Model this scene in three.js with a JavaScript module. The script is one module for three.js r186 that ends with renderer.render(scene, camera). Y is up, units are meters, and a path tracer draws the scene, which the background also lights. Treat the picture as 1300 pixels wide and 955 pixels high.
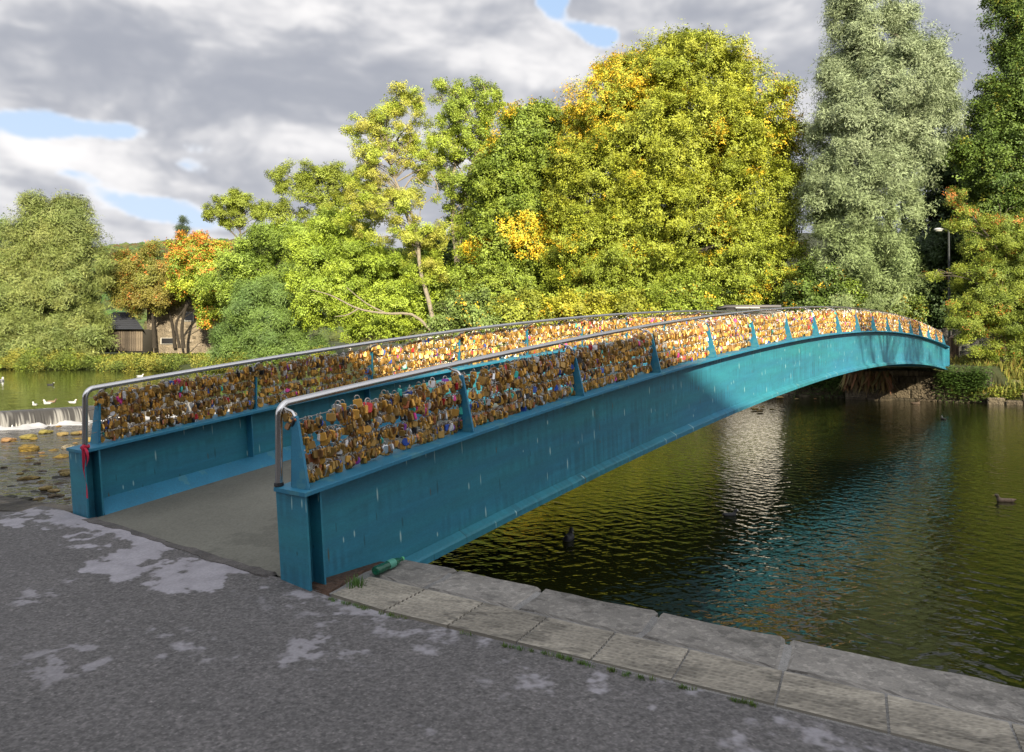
import * as THREE from 'three';
import { mergeGeometries } from 'three/addons/utils/BufferGeometryUtils.js';
import { MarchingCubes } from 'three/addons/objects/MarchingCubes.js';

// ------------------------------------------------------------------ camera, sky, sun, exposure
const F = 943.65, PITCH = 0.0095, EYE = 1.6;                 // focal length in pixels of a 1300 px wide frame, tilt, eye height
const scene = new THREE.Scene();
const camera = new THREE.PerspectiveCamera(2 * Math.atan(432.5 / F) * 180 / Math.PI, 1300 / 865, 0.1, 3000);
camera.setViewOffset(1300, 865, 0, 0, 1300, 955);
camera.position.set(0, EYE, 0);
camera.rotation.set(PITCH, 0, 0);
camera.updateProjectionMatrix();
const renderer = new THREE.WebGLRenderer({ antialias: true });
renderer.setSize(1024, 752);
renderer.toneMapping = THREE.LinearToneMapping;
renderer.toneMappingExposure = 2.75;
renderer.shadowMap.enabled = true;

const SUN = new THREE.Vector3(0.58, 1.04, 2.2).normalize();
const sun = new THREE.DirectionalLight(new THREE.Color(1, 0.89, 0.66), 3.45);
sun.position.copy(SUN).multiplyScalar(120);
sun.castShadow = true;
Object.assign(sun.shadow.camera, { left: -70, right: 70, top: 70, bottom: -70, near: 1, far: 300 });
sun.shadow.mapSize.set(4096, 4096);
scene.add(sun, sun.target);

// ------------------------------------------------------------------ numbers
function rng(seed) { let a = seed >>> 0; return () => { a = (a + 0x6d2b79f5) | 0; let t = Math.imul(a ^ (a >>> 15), 1 | a); t = (t + Math.imul(t ^ (t >>> 7), 61 | t)) ^ t; return ((t ^ (t >>> 14)) >>> 0) / 4294967296; }; }
const hash = (x, y, z) => { let h = Math.imul(x, 374761393) ^ Math.imul(y, 668265263) ^ Math.imul(z, 2147483647 ^ 0x5bd1e995); h = Math.imul(h ^ (h >>> 13), 1274126177); return ((h ^ (h >>> 16)) >>> 0) / 4294967296; };
const fade = (t) => t * t * (3 - 2 * t), lerp = (a, b, t) => a + (b - a) * t, clamp = (x, a = 0, b = 1) => Math.min(b, Math.max(a, x));
const smooth = (a, b, x) => fade(clamp((x - a) / (b - a)));
function vnoise(x, y, z = 0) {
  const i = Math.floor(x), j = Math.floor(y), k = Math.floor(z), u = fade(x - i), v = fade(y - j), w = fade(z - k);
  const p = (c) => lerp(lerp(hash(i, j, c), hash(i + 1, j, c), u), lerp(hash(i, j + 1, c), hash(i + 1, j + 1, c), u), v);
  return w === 0 ? p(k) : lerp(p(k), p(k + 1), w);
}
function fbm(x, y, z = 0, n = 4) { let a = 0, s = 0.5, t = 0; for (let i = 0; i < n; i++) { a += s * vnoise(x, y, z); t += s; x = x * 2.03 + 17.1; y = y * 2.03 + 5.3; z = z * 2.03; s *= 0.5; } return a / t; }
const lin = (r, g, b) => new THREE.Color().setRGB(r, g, b);
const srgb = (r, g, b) => new THREE.Color().setRGB(r / 255, g / 255, b / 255, THREE.SRGBColorSpace);

// points: a pixel of the 1300 x 955 frame at a depth, or on a level plane
const CP = Math.cos(PITCH), SP = Math.sin(PITCH);
function at(px, py, D) { const b = -(py - 432.5) / F; return new THREE.Vector3((px - 650) / F * D, EYE + D * (b * CP + SP), D * (-CP + b * SP)); }
function onPlane(px, py, y) { const b = -(py - 432.5) / F; return at(px, py, (y - EYE) / (b * CP + SP)); }

// the bridge's own axes: u metres along it from the first post, w metres from the right parapet towards the left one, hh metres off the arc of the flange
const AL = 0.6521, X0 = -1.3961, Z0 = -4.7351, PITCHPOST = 1.6362, W = 3.0;
const DX = Math.sin(AL), DZ = -Math.cos(AL), NX = Math.cos(AL), NZ = Math.sin(AL);
const rise = (u) => 0.715 + 0.14094 * u - 0.00381 * u * u;
function B(u, w, hh) { const a = u - Math.min(hh, 0) * (0.14094 - 0.00762 * u) * 0.5; return new THREE.Vector3(X0 + DX * a - NX * w, rise(u) + hh, Z0 + DZ * a - NZ * w); }
const G = (u, w, y) => new THREE.Vector3(X0 + DX * u - NX * w, y, Z0 + DZ * u - NZ * w);
const toUW = (x, z) => [(x - X0) * DX + (z - Z0) * DZ, -((x - X0) * NX + (z - Z0) * NZ)];
const GROUND = 0.08, RIVER = -0.38, POOL = 0.08;

// ------------------------------------------------------------------ sky: grey and white cloud with gaps of blue
{
  const w = 2048, h = 1024, data = new Float32Array(w * h * 4);
  // blue gaps and bright or heavy banks, as directions (the photograph's own frame)
  const lump = (px, py, rx, ry, a) => { const v = at(px, py, 1).sub(new THREE.Vector3(0, EYE, 0)); return [Math.atan2(v.x, -v.z), Math.atan2(v.y, Math.hypot(v.x, v.z)), rx / F, ry / F, a]; };
  const gaps = [lump(20, 134, 105, 18, 1.0), lump(185, 150, 60, 12, .8), lump(335, 182, 60, 10, .5), lump(215, 232, 80, 14, .9), lump(285, 256, 120, 16, 1.0), lump(120, 205, 60, 9, .6), lump(330, 200, 60, 10, .7), lump(676, 6, 26, 22, 1.9), lump(724, 44, 30, 15, 1.9), lump(-300, 120, 200, 40, 1), lump(1600, 160, 200, 40, .9), lump(40, 245, 60, 12, .4), lump(1180, 195, 60, 14, .35)];
  const bright = [lump(130, 182, 200, 22, 1.0), lump(690, 85, 85, 24, 1.3), lump(560, 60, 110, 60, .55), lump(500, 100, 120, 30, .4), lump(60, 255, 90, 18, .6), lump(170, 232, 60, 14, .5), lump(300, 215, 80, 14, .45), lump(600, 10, 60, 20, .7), lump(320, 245, 120, 14, .5), lump(930, 30, 120, 40, .2), lump(40, 200, 80, 20, .7)];
  const dark = [lump(180, 80, 270, 42, .8), lump(420, 140, 110, 40, .6), lump(110, 235, 90, 10, .4), lump(300, 195, 90, 12, .35), lump(700, 130, 80, 40, .4), lump(1200, 100, 160, 90, .3), lump(840, 15, 120, 25, .45), lump(560, 240, 300, 30, .25)];
  const sum = (set, az, el) => { let t = 0; for (const [a, e, rx, ry, s] of set) { const dx = (az - a) / rx, dy = (el - e) / ry, q = dx * dx + dy * dy; if (q < 9) t += s * Math.exp(-q); } return t; };
  for (let j = 0; j < h; j++) {
    const el = ((j + 0.5) / h - 0.5) * Math.PI, se = Math.sin(el), ce = Math.cos(el);
    for (let i = 0; i < w; i++) {
      // equirectangular: u = atan2(z, x) / 2pi + 0.5
      const th = ((i + 0.5) / w - 0.5) * 2 * Math.PI, dx = Math.cos(th) * ce, dz = Math.sin(th) * ce;
      const az = Math.atan2(dx, -dz), o = (j * w + i) * 4;
      let r, g, b;
      const e = Math.max(el, 0), cx = dx * 1.0, cz = dz * 1.0, ey = Math.pow(e, 0.85) * 2.1;
      const wx = fbm(cx * 3 + 3, ey * 2.4, cz * 3 + 1.7, 4) - 0.5, wz = fbm(cx * 3 + 23, ey * 2.4 + 9, cz * 3, 4) - 0.5;
      const j2 = az + wx * 0.26, k2 = el + wz * 0.11;
      const field = (k) => {
        const yy = ey + k; let a = 0.5, t = 0, q = 0, f = 2.6;
        for (let o2 = 0; o2 < 6; o2++) { const v = vnoise((cx + wx * .16) * f + o2 * 7.3 + 9, (yy + wz * .25) * f * 1.15 + o2 * 3.1, (cz + wz * .16) * f + 5); q += a * (o2 < 2 ? v : 1 - Math.abs(2 * v - 1)); t += a; a *= 0.62; f *= 2.07; }
        return q / t;
      };
      const n = field(0), up = field(0.10), m = fbm(cx * 9 + 31 + wx * 2, ey * 8, cz * 9 + wz * 2, 5);
      const gap = sum(gaps, j2, k2), br = sum(bright, j2, k2), dk = sum(dark, j2, k2);
      const cover = smooth(-0.05, 0.07, n - 0.30 + 0.16 * (m - 0.5) + 0.10 * br + 0.1 * dk - 0.40 * gap);
      const lit0 = (0.36 + 2.3 * (n - up) + 0.8 * (m - 0.5) + 0.55 * (0.5 - n) + 0.40 * br - 0.55 * dk);
      const thick = [0.30, 0.322, 0.385], white = [0.79, 0.785, 0.81];
      const blue = [lerp(0.55, 0.34, clamp(e / 0.5)), lerp(0.66, 0.50, clamp(e / 0.5)), lerp(0.82, 0.76, clamp(e / 0.5))];
      const rim = 4 * cover * (1 - cover), L = 1 / (1 + Math.exp(-(lit0 + .45 * rim - .5) * 5.6)), c = [0, 1, 2].map((q) => lerp(blue[q], lerp(thick[q], white[q], L), cover));
      const haze = Math.exp(-e * 14) * 0.4;
      [r, g, b] = c.map((v, q) => lerp(v, [0.66, 0.68, 0.74][q], haze) * 0.49);
      // sky and cloud grow brighter towards the sun, as scattered sunlight does
      const toSun = dx * SUN.x + se * SUN.y + dz * SUN.z, glow = 1 + 1.5 * Math.pow(clamp((toSun + 0.35) / 1.35), 1.6);
      r *= glow; g *= glow * 0.985; b *= glow * 0.95;
      if (el < 0) { const t = clamp(-el * 6); r = lerp(r, 0.07, t); g = lerp(g, 0.075, t); b = lerp(b, 0.06, t); }
      data[o] = r; data[o + 1] = g; data[o + 2] = b; data[o + 3] = 1;
    }
  }
  const sky = new THREE.DataTexture(data, w, h, THREE.RGBAFormat, THREE.FloatType);
  sky.mapping = THREE.EquirectangularReflectionMapping; sky.magFilter = sky.minFilter = THREE.LinearFilter; sky.needsUpdate = true;
  scene.background = sky; scene.environment = sky;
}

// ------------------------------------------------------------------ building blocks
const counts = {};
function numbered(name) { const n = counts[name] = (counts[name] ?? -1) + 1; return n ? `${name}_${String(n).padStart(3, '0')}` : name; }
function info(o, label, category, group, kind) { if (label) o.userData.label = label; if (category) o.userData.category = category; if (group) o.userData.group = group; if (kind) o.userData.kind = kind; return o; }
function thing(name, label, category, group, pos) { const o = new THREE.Group(); o.name = numbered(name); if (pos) o.position.copy(pos); info(o, label, category, group); scene.add(o); return o; }
function part(name, geo, mat, parent, kind) {
  const o = new THREE.Mesh(geo, mat); o.castShadow = o.receiveShadow = true; o.name = parent === scene ? numbered(name) : name;
  if (kind) o.userData.kind = kind; parent.add(o); return o;
}
const V = (x, y, z) => new THREE.Vector3(x, y, z);
function fromArrays(pos, uv, idx, col) {
  const g = new THREE.BufferGeometry(); g.setAttribute('position', new THREE.Float32BufferAttribute(pos, 3));
  g.setAttribute('uv', new THREE.Float32BufferAttribute(uv ?? new Array(pos.length / 3 * 2).fill(0), 2));
  if (col) g.setAttribute('color', new THREE.Float32BufferAttribute(col, 3));
  if (idx) g.setIndex(idx); g.computeVertexNormals(); return g;
}
const merge = (list) => mergeGeometries(list.map((g) => (g.index ? g.toNonIndexed() : g)).map((g) => { for (const k of Object.keys(g.attributes)) if (!['position', 'normal', 'uv', 'color'].includes(k)) g.deleteAttribute(k); return g; }));
const shift = (g, x, y, z) => g.translate(x, y, z);
// closed profile [w, hh] swept along the arc of the bridge; side(w) mirrors it for the left parapet
function sweep(profile, uA, uB, n, mirror) {
  const pos = [], uv = [], idx = [], m = profile.length;
  const P = (u, [w, hh]) => B(u, mirror ? W - w : w, hh);
  const quad = (a, b, c, d, ua, ub, va, vb) => { const o = pos.length / 3; for (const p of [a, b, c, d]) pos.push(p.x, p.y, p.z); uv.push(ua, va, ub, va, ub, vb, ua, vb); idx.push(o, o + 1, o + 2, o, o + 2, o + 3); };
  let peri = 0;
  for (let k = 0; k < m; k++) {
    const a = profile[k], b = profile[(k + 1) % m], len = Math.hypot(b[0] - a[0], b[1] - a[1]);
    for (let i = 0; i < n; i++) { const u0 = lerp(uA, uB, i / n), u1 = lerp(uA, uB, (i + 1) / n); quad(P(u0, a), P(u1, a), P(u1, b), P(u0, b), u0, u1, a[1], Math.abs(a[1] - b[1]) < 1e-3 ? a[1] + len : b[1]); }
    peri += len;
  }
  for (const u of [uA, uB]) { const o = pos.length / 3; for (const q of profile) { const p = P(u, q); pos.push(p.x, p.y, p.z); uv.push(q[0], q[1]); } for (let k = 1; k < m - 1; k++) idx.push(o, o + k, o + k + 1); }
  return fromArrays(pos, uv, idx);
}
const rect = (w0, w1, h0, h1) => [[w0, h0], [w0, h1], [w1, h1], [w1, h0]];
// tapered tube through points
function limb(points, r0, r1, sides = 6, seed = 1, rough = .12) {
  const pos = [], uv = [], idx = [], n = points.length; let len = 0;
  const up = V(0.31, 0.17, 0.93);
  for (let i = 0; i < n; i++) {
    const t = points[Math.min(i + 1, n - 1)].clone().sub(points[Math.max(i - 1, 0)]).normalize(), a = up.clone().cross(t).normalize(), b = t.clone().cross(a);
    const f = i / (n - 1), r = Array.isArray(r0) ? r0[i] : lerp(r0, r1, f); if (i) len += points[i].distanceTo(points[i - 1]);
    for (let k = 0; k <= sides; k++) { const an = k / sides * Math.PI * 2, rr = r * (1 + rough * (hash(i, k % sides, seed) - 0.5)); const p = points[i].clone().addScaledVector(a, Math.cos(an) * rr).addScaledVector(b, Math.sin(an) * rr); pos.push(p.x, p.y, p.z); uv.push(k / sides, len); }
  }
  const s = sides + 1;
  for (let i = 0; i < n - 1; i++) for (let k = 0; k < sides; k++) { const o = i * s + k; idx.push(o, o + 1, o + s, o + 1, o + s + 1, o + s); }
  return fromArrays(pos, uv, idx);
}
function spline(points, n) { return new THREE.CatmullRomCurve3(points).getPoints(n); }
// polygon (in the level plane, world points) with thickness and a chamfered upper edge
function slabGeo(pts, top, bottom, bevel = 0.012, wobble = 0) {
  let q = pts.map((p) => [p.x, p.z]);
  if (wobble) { const r = []; q.forEach((a, i) => { const b = q[(i + 1) % q.length], n = Math.max(2, Math.round(Math.hypot(a[0] - b[0], a[1] - b[1]) / 0.09)); for (let k = 0; k < n; k++) { const t = k / n, x = lerp(a[0], b[0], t), z = lerp(a[1], b[1], t); r.push([x + (vnoise(x * 9, z * 9, 2.5) - .5) * wobble, z + (vnoise(x * 9, z * 9, 8.5) - .5) * wobble]); } }); q = r; }
  const c = [q.reduce((s, p) => s + p[0], 0) / q.length, q.reduce((s, p) => s + p[1], 0) / q.length];
  const inset = q.map(([x, z]) => { const d = Math.hypot(x - c[0], z - c[1]); return [lerp(x, c[0], bevel / d), lerp(z, c[1], bevel / d)]; });
  const pos = [], uv = [], idx = [];
  const ring = (r, y, side) => { const o = pos.length / 3; let s = 0; r.forEach(([x, z], i) => { pos.push(x, y, z); if (side) { const b = r[(i + r.length - 1) % r.length]; s += i ? Math.hypot(x - b[0], z - b[1]) : 0; uv.push(s, y); } else uv.push(...toUW(x, z)); }); return o; };
  const n = q.length; let o = ring(inset, top);
  const tri = THREE.ShapeUtils.triangulateShape(inset.map(([x, z]) => new THREE.Vector2(x, z)), []); for (const t of tri) idx.push(o + t[0], o + t[1], o + t[2]);
  const wallRing = (a, ya, b, yb) => { const o1 = ring(a, ya, true), o2 = ring(b, yb, true); for (let k = 0; k < n; k++) { const k2 = (k + 1) % n; idx.push(o1 + k, o1 + k2, o2 + k, o1 + k2, o2 + k2, o2 + k); } };
  wallRing(inset, top, q, top - bevel * 0.8); wallRing(q, top - bevel * 0.8, q, bottom);
  return fromArrays(pos, uv, idx);
}
// textures
function tex(w, h, f, { repeat = [1, 1], color = true, wrap = true } = {}) {
  const data = new Uint8Array(w * h * 4);
  for (let j = 0; j < h; j++) for (let i = 0; i < w; i++) { const c = f(i / w, j / h, i, j), o = (j * w + i) * 4; if (typeof c === 'number') data[o] = data[o + 1] = data[o + 2] = clamp(c) * 255; else for (let k = 0; k < 3; k++) data[o + k] = clamp(c[k]) * 255; data[o + 3] = 255; }
  const t = new THREE.DataTexture(data, w, h); if (color) t.colorSpace = THREE.SRGBColorSpace; t.magFilter = THREE.LinearFilter; t.minFilter = THREE.LinearMipmapLinearFilter; t.generateMipmaps = true;
  if (wrap) t.wrapS = t.wrapT = THREE.RepeatWrapping; t.repeat.set(...repeat); t.needsUpdate = true; return t;
}
// noise that tiles: period p cells
function tnoise(x, y, p, s = 0) { const i = Math.floor(x), j = Math.floor(y), u = fade(x - i), v = fade(y - j), m = (a) => ((a % p) + p) % p; return lerp(lerp(hash(m(i), m(j), s), hash(m(i + 1), m(j), s), u), lerp(hash(m(i), m(j + 1), s), hash(m(i + 1), m(j + 1), s), u), v); }
function tfbm(x, y, p, n = 5, s = 0) { let a = 0, k = 0.5, t = 0; for (let i = 0; i < n; i++) { a += k * tnoise(x * p, y * p, p, s + i * 7); t += k; p *= 2; k *= 0.55; } return a / t; }
const std = (o) => new THREE.MeshStandardMaterial({ roughness: 0.85, side: THREE.DoubleSide, ...o });
const grainMap = tex(512, 512, (x, y) => { const v = 0.72 + 0.35 * (tfbm(x, y, 6, 6, 3) - 0.5) + 0.25 * (tnoise(x * 256, y * 256, 256, 5) - 0.5); return [v, v, v]; });
const grainBump = tex(512, 512, (x, y) => tfbm(x, y, 16, 5, 40), { color: false });

// ------------------------------------------------------------------ water
// ripples: height maps that tile, metres from black to white given by bumpScale
function ripple(size, waves, seed, kmin, kmax, stretch) {
  const R = rng(seed), list = [];
  for (let i = 0; i < waves; i++) { const k = kmin * Math.pow(kmax / kmin, R()), an = (R() - 0.5) * Math.PI * stretch; let kx = Math.round(k * Math.cos(an)), ky = Math.round(k * Math.sin(an)); if (!kx && !ky) kx = 1; list.push([kx, ky, R() * 6.283, 1 / Math.pow(Math.hypot(kx, ky), 1.1)]); }
  const amp = Math.sqrt(list.reduce((s, q) => s + q[3] * q[3], 0)) * 1.7;
  return tex(size, size, (x, y) => { let h = 0; const wx = x + 0.012 * Math.sin(6.283 * (y * 3 + x)), wy = y + 0.012 * Math.sin(6.283 * (x * 4 - y)); for (const [kx, ky, p, a] of list) h += a * Math.sin(6.2832 * (kx * wx + ky * wy) + p); const n = h / amp; return 0.5 + 0.5 * (n > 0 ? Math.pow(Math.abs(n), 0.85) * 0.9 : n * 0.75); }, { color: false });
}
const uvPlane = (pts, y, scale, rot = 0) => { const pos = [], uv = [], cs = Math.cos(rot), sn = Math.sin(rot); for (const p of pts) { pos.push(p.x, y, p.z); uv.push((p.x * cs - p.z * sn) / scale, (p.x * sn + p.z * cs) / scale); } const idx = []; for (const t of THREE.ShapeUtils.triangulateShape(pts.map((p) => new THREE.Vector2(p.x, p.z)), [])) idx.push(t[0], t[2], t[1]); return fromArrays(pos, uv, idx); };
const riverRipple = ripple(1024, 70, 5, 6, 60, 0.75);
const riverMat = new THREE.MeshPhysicalMaterial({ color: lin(0.009, 0.0105, 0.002), roughness: 0.05, ior: 1.33, bumpMap: riverRipple, bumpScale: 0.007, side: THREE.DoubleSide });
part('river', uvPlane([G(0.6, 3.05, 0), G(0.6, -60, 0), G(34, -60, 0), G(34, 16.4, 0), G(10, 16.4, 0), G(10, 3.05, 0)], RIVER, 1.7, 1.2), riverMat, scene, 'structure');
// shallow run below the weir: broken water over stones
{
  const n = 110, m = 60, pos = [], uv = [], idx = [];
  for (let i = 0; i <= n; i++) for (let j = 0; j <= m; j++) {
    const w = lerp(3.05, 16.35, j / m), u = lerp(-1.5, 33, i / n), p = G(u, w, 0), f = (w - 3.05) / 13.3;
    const h = RIVER + 0.012 + 0.055 * f - 0.25 * smooth(10.2, 12.5, u) + smooth(0, .15, f) * (0.05 * (fbm(p.x * 2.1, p.z * 2.1, 3.3, 4) - 0.5) + 0.05 * (fbm(p.x * .7, p.z * .7, 9.3, 3) - .5));
    pos.push(p.x, h, p.z); uv.push(p.x / 2.6, p.z / 2.6);
  }
  for (let i = 0; i < n; i++) for (let j = 0; j < m; j++) { const o = i * (m + 1) + j; idx.push(o, o + 1, o + m + 1, o + 1, o + m + 2, o + m + 1); }
  const rapidMat = new THREE.MeshPhysicalMaterial({ color: lin(0.055, 0.05, 0.045), roughness: 0.16, ior: 1.33, bumpMap: ripple(512, 60, 9, 4, 50, 2), bumpScale: 0.045, side: THREE.DoubleSide });
  part('rapids', fromArrays(pos, uv, idx), rapidMat, scene, 'structure');
}
const poolMat = new THREE.MeshPhysicalMaterial({ color: lin(0.035, 0.042, 0.010), roughness: 0.06, ior: 1.33, bumpMap: riverRipple, bumpScale: 0.008, side: THREE.DoubleSide });
part('upper_pool', uvPlane([G(-6, 16.6, 0), G(36, 16.6, 0), G(36, 120, 0), G(-6, 120, 0)], POOL, 9, 0.3), poolMat, scene, 'structure');

// weir: masonry sill, the falling sheet with its strands, and the foam at its foot
{
  const t = thing('weir', 'long low weir with water falling over its straight edge into the shallow run', 'weir');
  const sill = []; for (const [u0, u1] of [[-3, 33]]) { const pts = [G(u0, 16.42, 0), G(u1, 16.42, 0), G(u1, 17.3, 0), G(u0, 17.3, 0)]; sill.push(slabGeo(pts, POOL - 0.035, -1, 0.02)); }
  part('sill', merge(sill), std({ color: lin(0.09, 0.08, 0.06), map: grainMap }), t);
  const n = 3200, prof = [[16.62, POOL + 0.006], [16.5, POOL + 0.002], [16.40, POOL - 0.02], [16.33, POOL - 0.07], [16.28, POOL - 0.14], [16.24, POOL - 0.22], [16.21, POOL - 0.30], [16.19, POOL - 0.37], [16.17, POOL - 0.44]];
  const pos = [], uv = [], idx = [], col = [], m = prof.length;
  for (let i = 0; i <= n; i++) { const u = lerp(-3, 33, i / n); for (let k = 0; k < m; k++) { const f = k / (m - 1), strand = vnoise(u * 11, f * 1.2 + 3, 1.5) * .55 + vnoise(u * 34, f * 2 + 3, 2.5) * .45; const p = G(u, prof[k][0] - f * 0.10 * (strand - 0.35), prof[k][1] + 0.006 * (vnoise(u * 2, 1, .5) - .5)); pos.push(p.x, p.y, p.z); uv.push(u / 3, f); const s = smooth(0.56, 0.74, strand + 0.10 * f) ; const b = lerp(0.05, 0.23, s * smooth(0.12, .45, f)); col.push(b * (s > .3 ? 1 : 1.02), b * .97, b * .93); } }
  for (let i = 0; i < n; i++) for (let k = 0; k < m - 1; k++) { const o = i * m + k; idx.push(o, o + m, o + 1, o + 1, o + m, o + m + 1); }
  part('falling_water', fromArrays(pos, uv, idx, col), new THREE.MeshPhysicalMaterial({ vertexColors: true, roughness: 0.18, ior: 1.33, side: THREE.DoubleSide }), t);
  const fp = [], fu = [], fi = [], fn = 700, fm = 12;
  for (let i = 0; i <= fn; i++) for (let k = 0; k <= fm; k++) { const u = lerp(-3, 33, i / fn), f = k / fm, reach = 0.45 + 0.45 * fbm(u * 1.3, 2, 5.5, 3), w = 16.25 - f * reach, e = fbm(u * 6, w * 6, 1.1, 4); const p = G(u, w, RIVER + 0.075 + 0.1 * (1 - f) * e + 0.05 * (e - .45) - 0.055 * f); fp.push(p.x, p.y, p.z); fu.push(p.x, p.z); }
  for (let i = 0; i < fn; i++) for (let k = 0; k < fm; k++) { const o = i * (fm + 1) + k; fi.push(o, o + fm + 1, o + 1, o + 1, o + fm + 1, o + fm + 2); }
  part('foam', fromArrays(fp, fu, fi), std({ color: lin(0.42, 0.42, 0.44), roughness: 0.6 }), t);
}

// ------------------------------------------------------------------ near bank: pavement, apron, quay
const asphalt = (u, w) => {                                   // colour of the worn surface, 0..1 sRGB
  const grit = 0.95 * (vnoise(u * 165, w * 165, 1.5) - 0.5) + 0.8 * (vnoise(u * 70, w * 70, 8.5) - 0.5) + 0.25 * (fbm(u * 2.2, w * 2.2, 3.5, 3) - 0.5);
  const chip = vnoise(u * 120 + 7, w * 120, 4.5) > 0.84 ? 0.9 : 0;
  let r = 0.36 + 0.22 * grit + 0.14 * chip, g = 0.351 + 0.21 * grit + 0.135 * chip, b = 0.348 + 0.21 * grit + 0.13 * chip;
  // pale worn screed: a broad ragged belt in front of the deck and scattered flakes further out
  const wu = u + 0.55 * (fbm(u * 1.1, w * 1.1, 12.5, 4) - 0.5), ww = w + 0.6 * (fbm(u * 1.2, w * 1.2, 22.5, 4) - 0.5);
  const belt = smooth(-0.72, -0.5, wu) * smooth(-0.2, 0.5, ww) * (1 - smooth(5.6, 6.6, ww)), rag = fbm(u * 3.1, w * 1.6, 31.5, 5), fine = fbm(u * 13, w * 13, 17.5, 4);
  const strip = smooth(-.42, -.22, wu) * (1 - smooth(0.2, .6, ww)), speck = smooth(0.66, .72, fbm(u * 2.1, w * 1.15, 41.5, 4) + 0.22 * (fine - 0.5)) * smooth(-2.6, -.9, wu);
  let k = Math.max(smooth(0.385, 0.43, rag + 0.34 * (fine - .5) - .5 * (1 - belt)), strip * smooth(0.5, 0.6, rag * .5 + fine * .5) * 0.8, speck * smooth(0.47, .56, fine) * 0.75);
  k = clamp(k);
  const pale = 0.09 * (vnoise(u * 110, w * 110, 6.5) - 0.5) + 0.16 * (fine - 0.5) + 0.1 * (rag - .5);
  r = lerp(r, 0.565 + pale, k); g = lerp(g, 0.555 + pale, k); b = lerp(b, 0.575 + pale, k);
  return [r, g, b];
};
const pavLine = (w) => w > -.8 ? .025 : .025 + .115 * (-.8 - w) - .004 * (w + .8) ** 2, innerLine = (w) => .405 - .075 * w, outLine = (w) => .835 - .07 * w, quayEnd = 8;
const PU = [-4.4, 1.2], PW = [-5, 9];
const pavementMap = tex(1024, 2048, (x, y) => asphalt(lerp(PU[0], PU[1], x), lerp(PW[0], PW[1], y)), { wrap: false });
const pavementBump = tex(1024, 2048, (x, y) => { const u = lerp(PU[0], PU[1], x), w = lerp(PW[0], PW[1], y); return 0.5 + 0.5 * (vnoise(u * 120, w * 120, 4.5) - 0.5) + 0.4 * (vnoise(u * 55, w * 55, 2.5) - .5); }, { color: false, wrap: false });
{
  const nu = 40, nw = 90, pos = [], uv = [], idx = [];
  for (let i = 0; i <= nu; i++) for (let j = 0; j <= nw; j++) {
    const w = lerp(PW[0], PW[1], j / nw), u = lerp(PU[0], w < 0 ? pavLine(w) - .006 : lerp(.03, -.035 + .03 * vnoise(w * 4, 2, .5), smooth(0, .3, w)), i / nu);
    const swell = 0.012 * (fbm(u * 0.9, w * 0.9, 5.5, 3) - 0.5) + 0.045 * smooth(-0.9, 0.2, u) * smooth(-.4, .5, w) * (1 - smooth(3.4, 4.4, w));
    const p = G(u, w, GROUND + 0.004 + swell); pos.push(p.x, p.y, p.z); uv.push((u - PU[0]) / (PU[1] - PU[0]), (w - PW[0]) / (PW[1] - PW[0]));
  }
  for (let i = 0; i < nu; i++) for (let j = 0; j < nw; j++) { const o = i * (nw + 1) + j; idx.push(o, o + 1, o + nw + 1, o + 1, o + nw + 2, o + nw + 1); }
  part('pavement', fromArrays(pos, uv, idx), std({ map: pavementMap, bumpMap: pavementBump, bumpScale: 0.004, roughness: 0.92 }), scene, 'structure');
  // the street beyond it, behind and beside the camera
  const rest = slabGeo([G(-70, -80, 0), G(2.2, -80, 0), G(0.35, -2.7, 0), G(0.0, -.4, 0), G(-0.05, 3.3, 0), G(-0.05, 5, 0), G(-0.2, 8, 0), G(-0.5, 16.4, 0), G(-3, 80, 0), G(-70, 80, 0)], GROUND - 0.012, -1.2, 0.02);
  part('street', rest, std({ color: lin(0.13, 0.115, 0.11), map: grainMap }), scene, 'structure');
}
// pale concrete apron at the upstream edge
{
  const edge = [[-.3, 8.5], [-.22, 7.2], [-.16, 6.2], [-.1, 5.3], [-.05, 4.7], [-0.02, 4.4], [0.03, 4.0], [0.15, 3.62], [0.2, 3.25]];
  const pts = [...edge.map(([u, w]) => G(u, w, 0)), G(-0.10, 3.3, 0), G(-0.30, 3.8, 0), G(-0.52, 4.5, 0), G(-0.72, 5.6, 0), G(-0.95, 7, 0), G(-1.1, 8.5, 0)];
  part('concrete_apron', slabGeo(pts, GROUND + 0.026, -0.9, 0.05, 0.05), std({ color: lin(0.25, 0.225, 0.19), map: tex(512, 512, (x, y) => { const a = tfbm(x, y, 3, 6, 5), b = tfbm(x, y, 14, 4, 9), v = 0.70 + 0.5 * (a - .5) + 0.35 * (b - .5) - (a < .42 ? .16 * smooth(.42, .36, a) : 0); return [v, v * .985, v * .96]; }, { repeat: [.5, .5] }), bumpMap: grainBump, bumpScale: 0.03 }), scene, 'structure');
}
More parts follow.
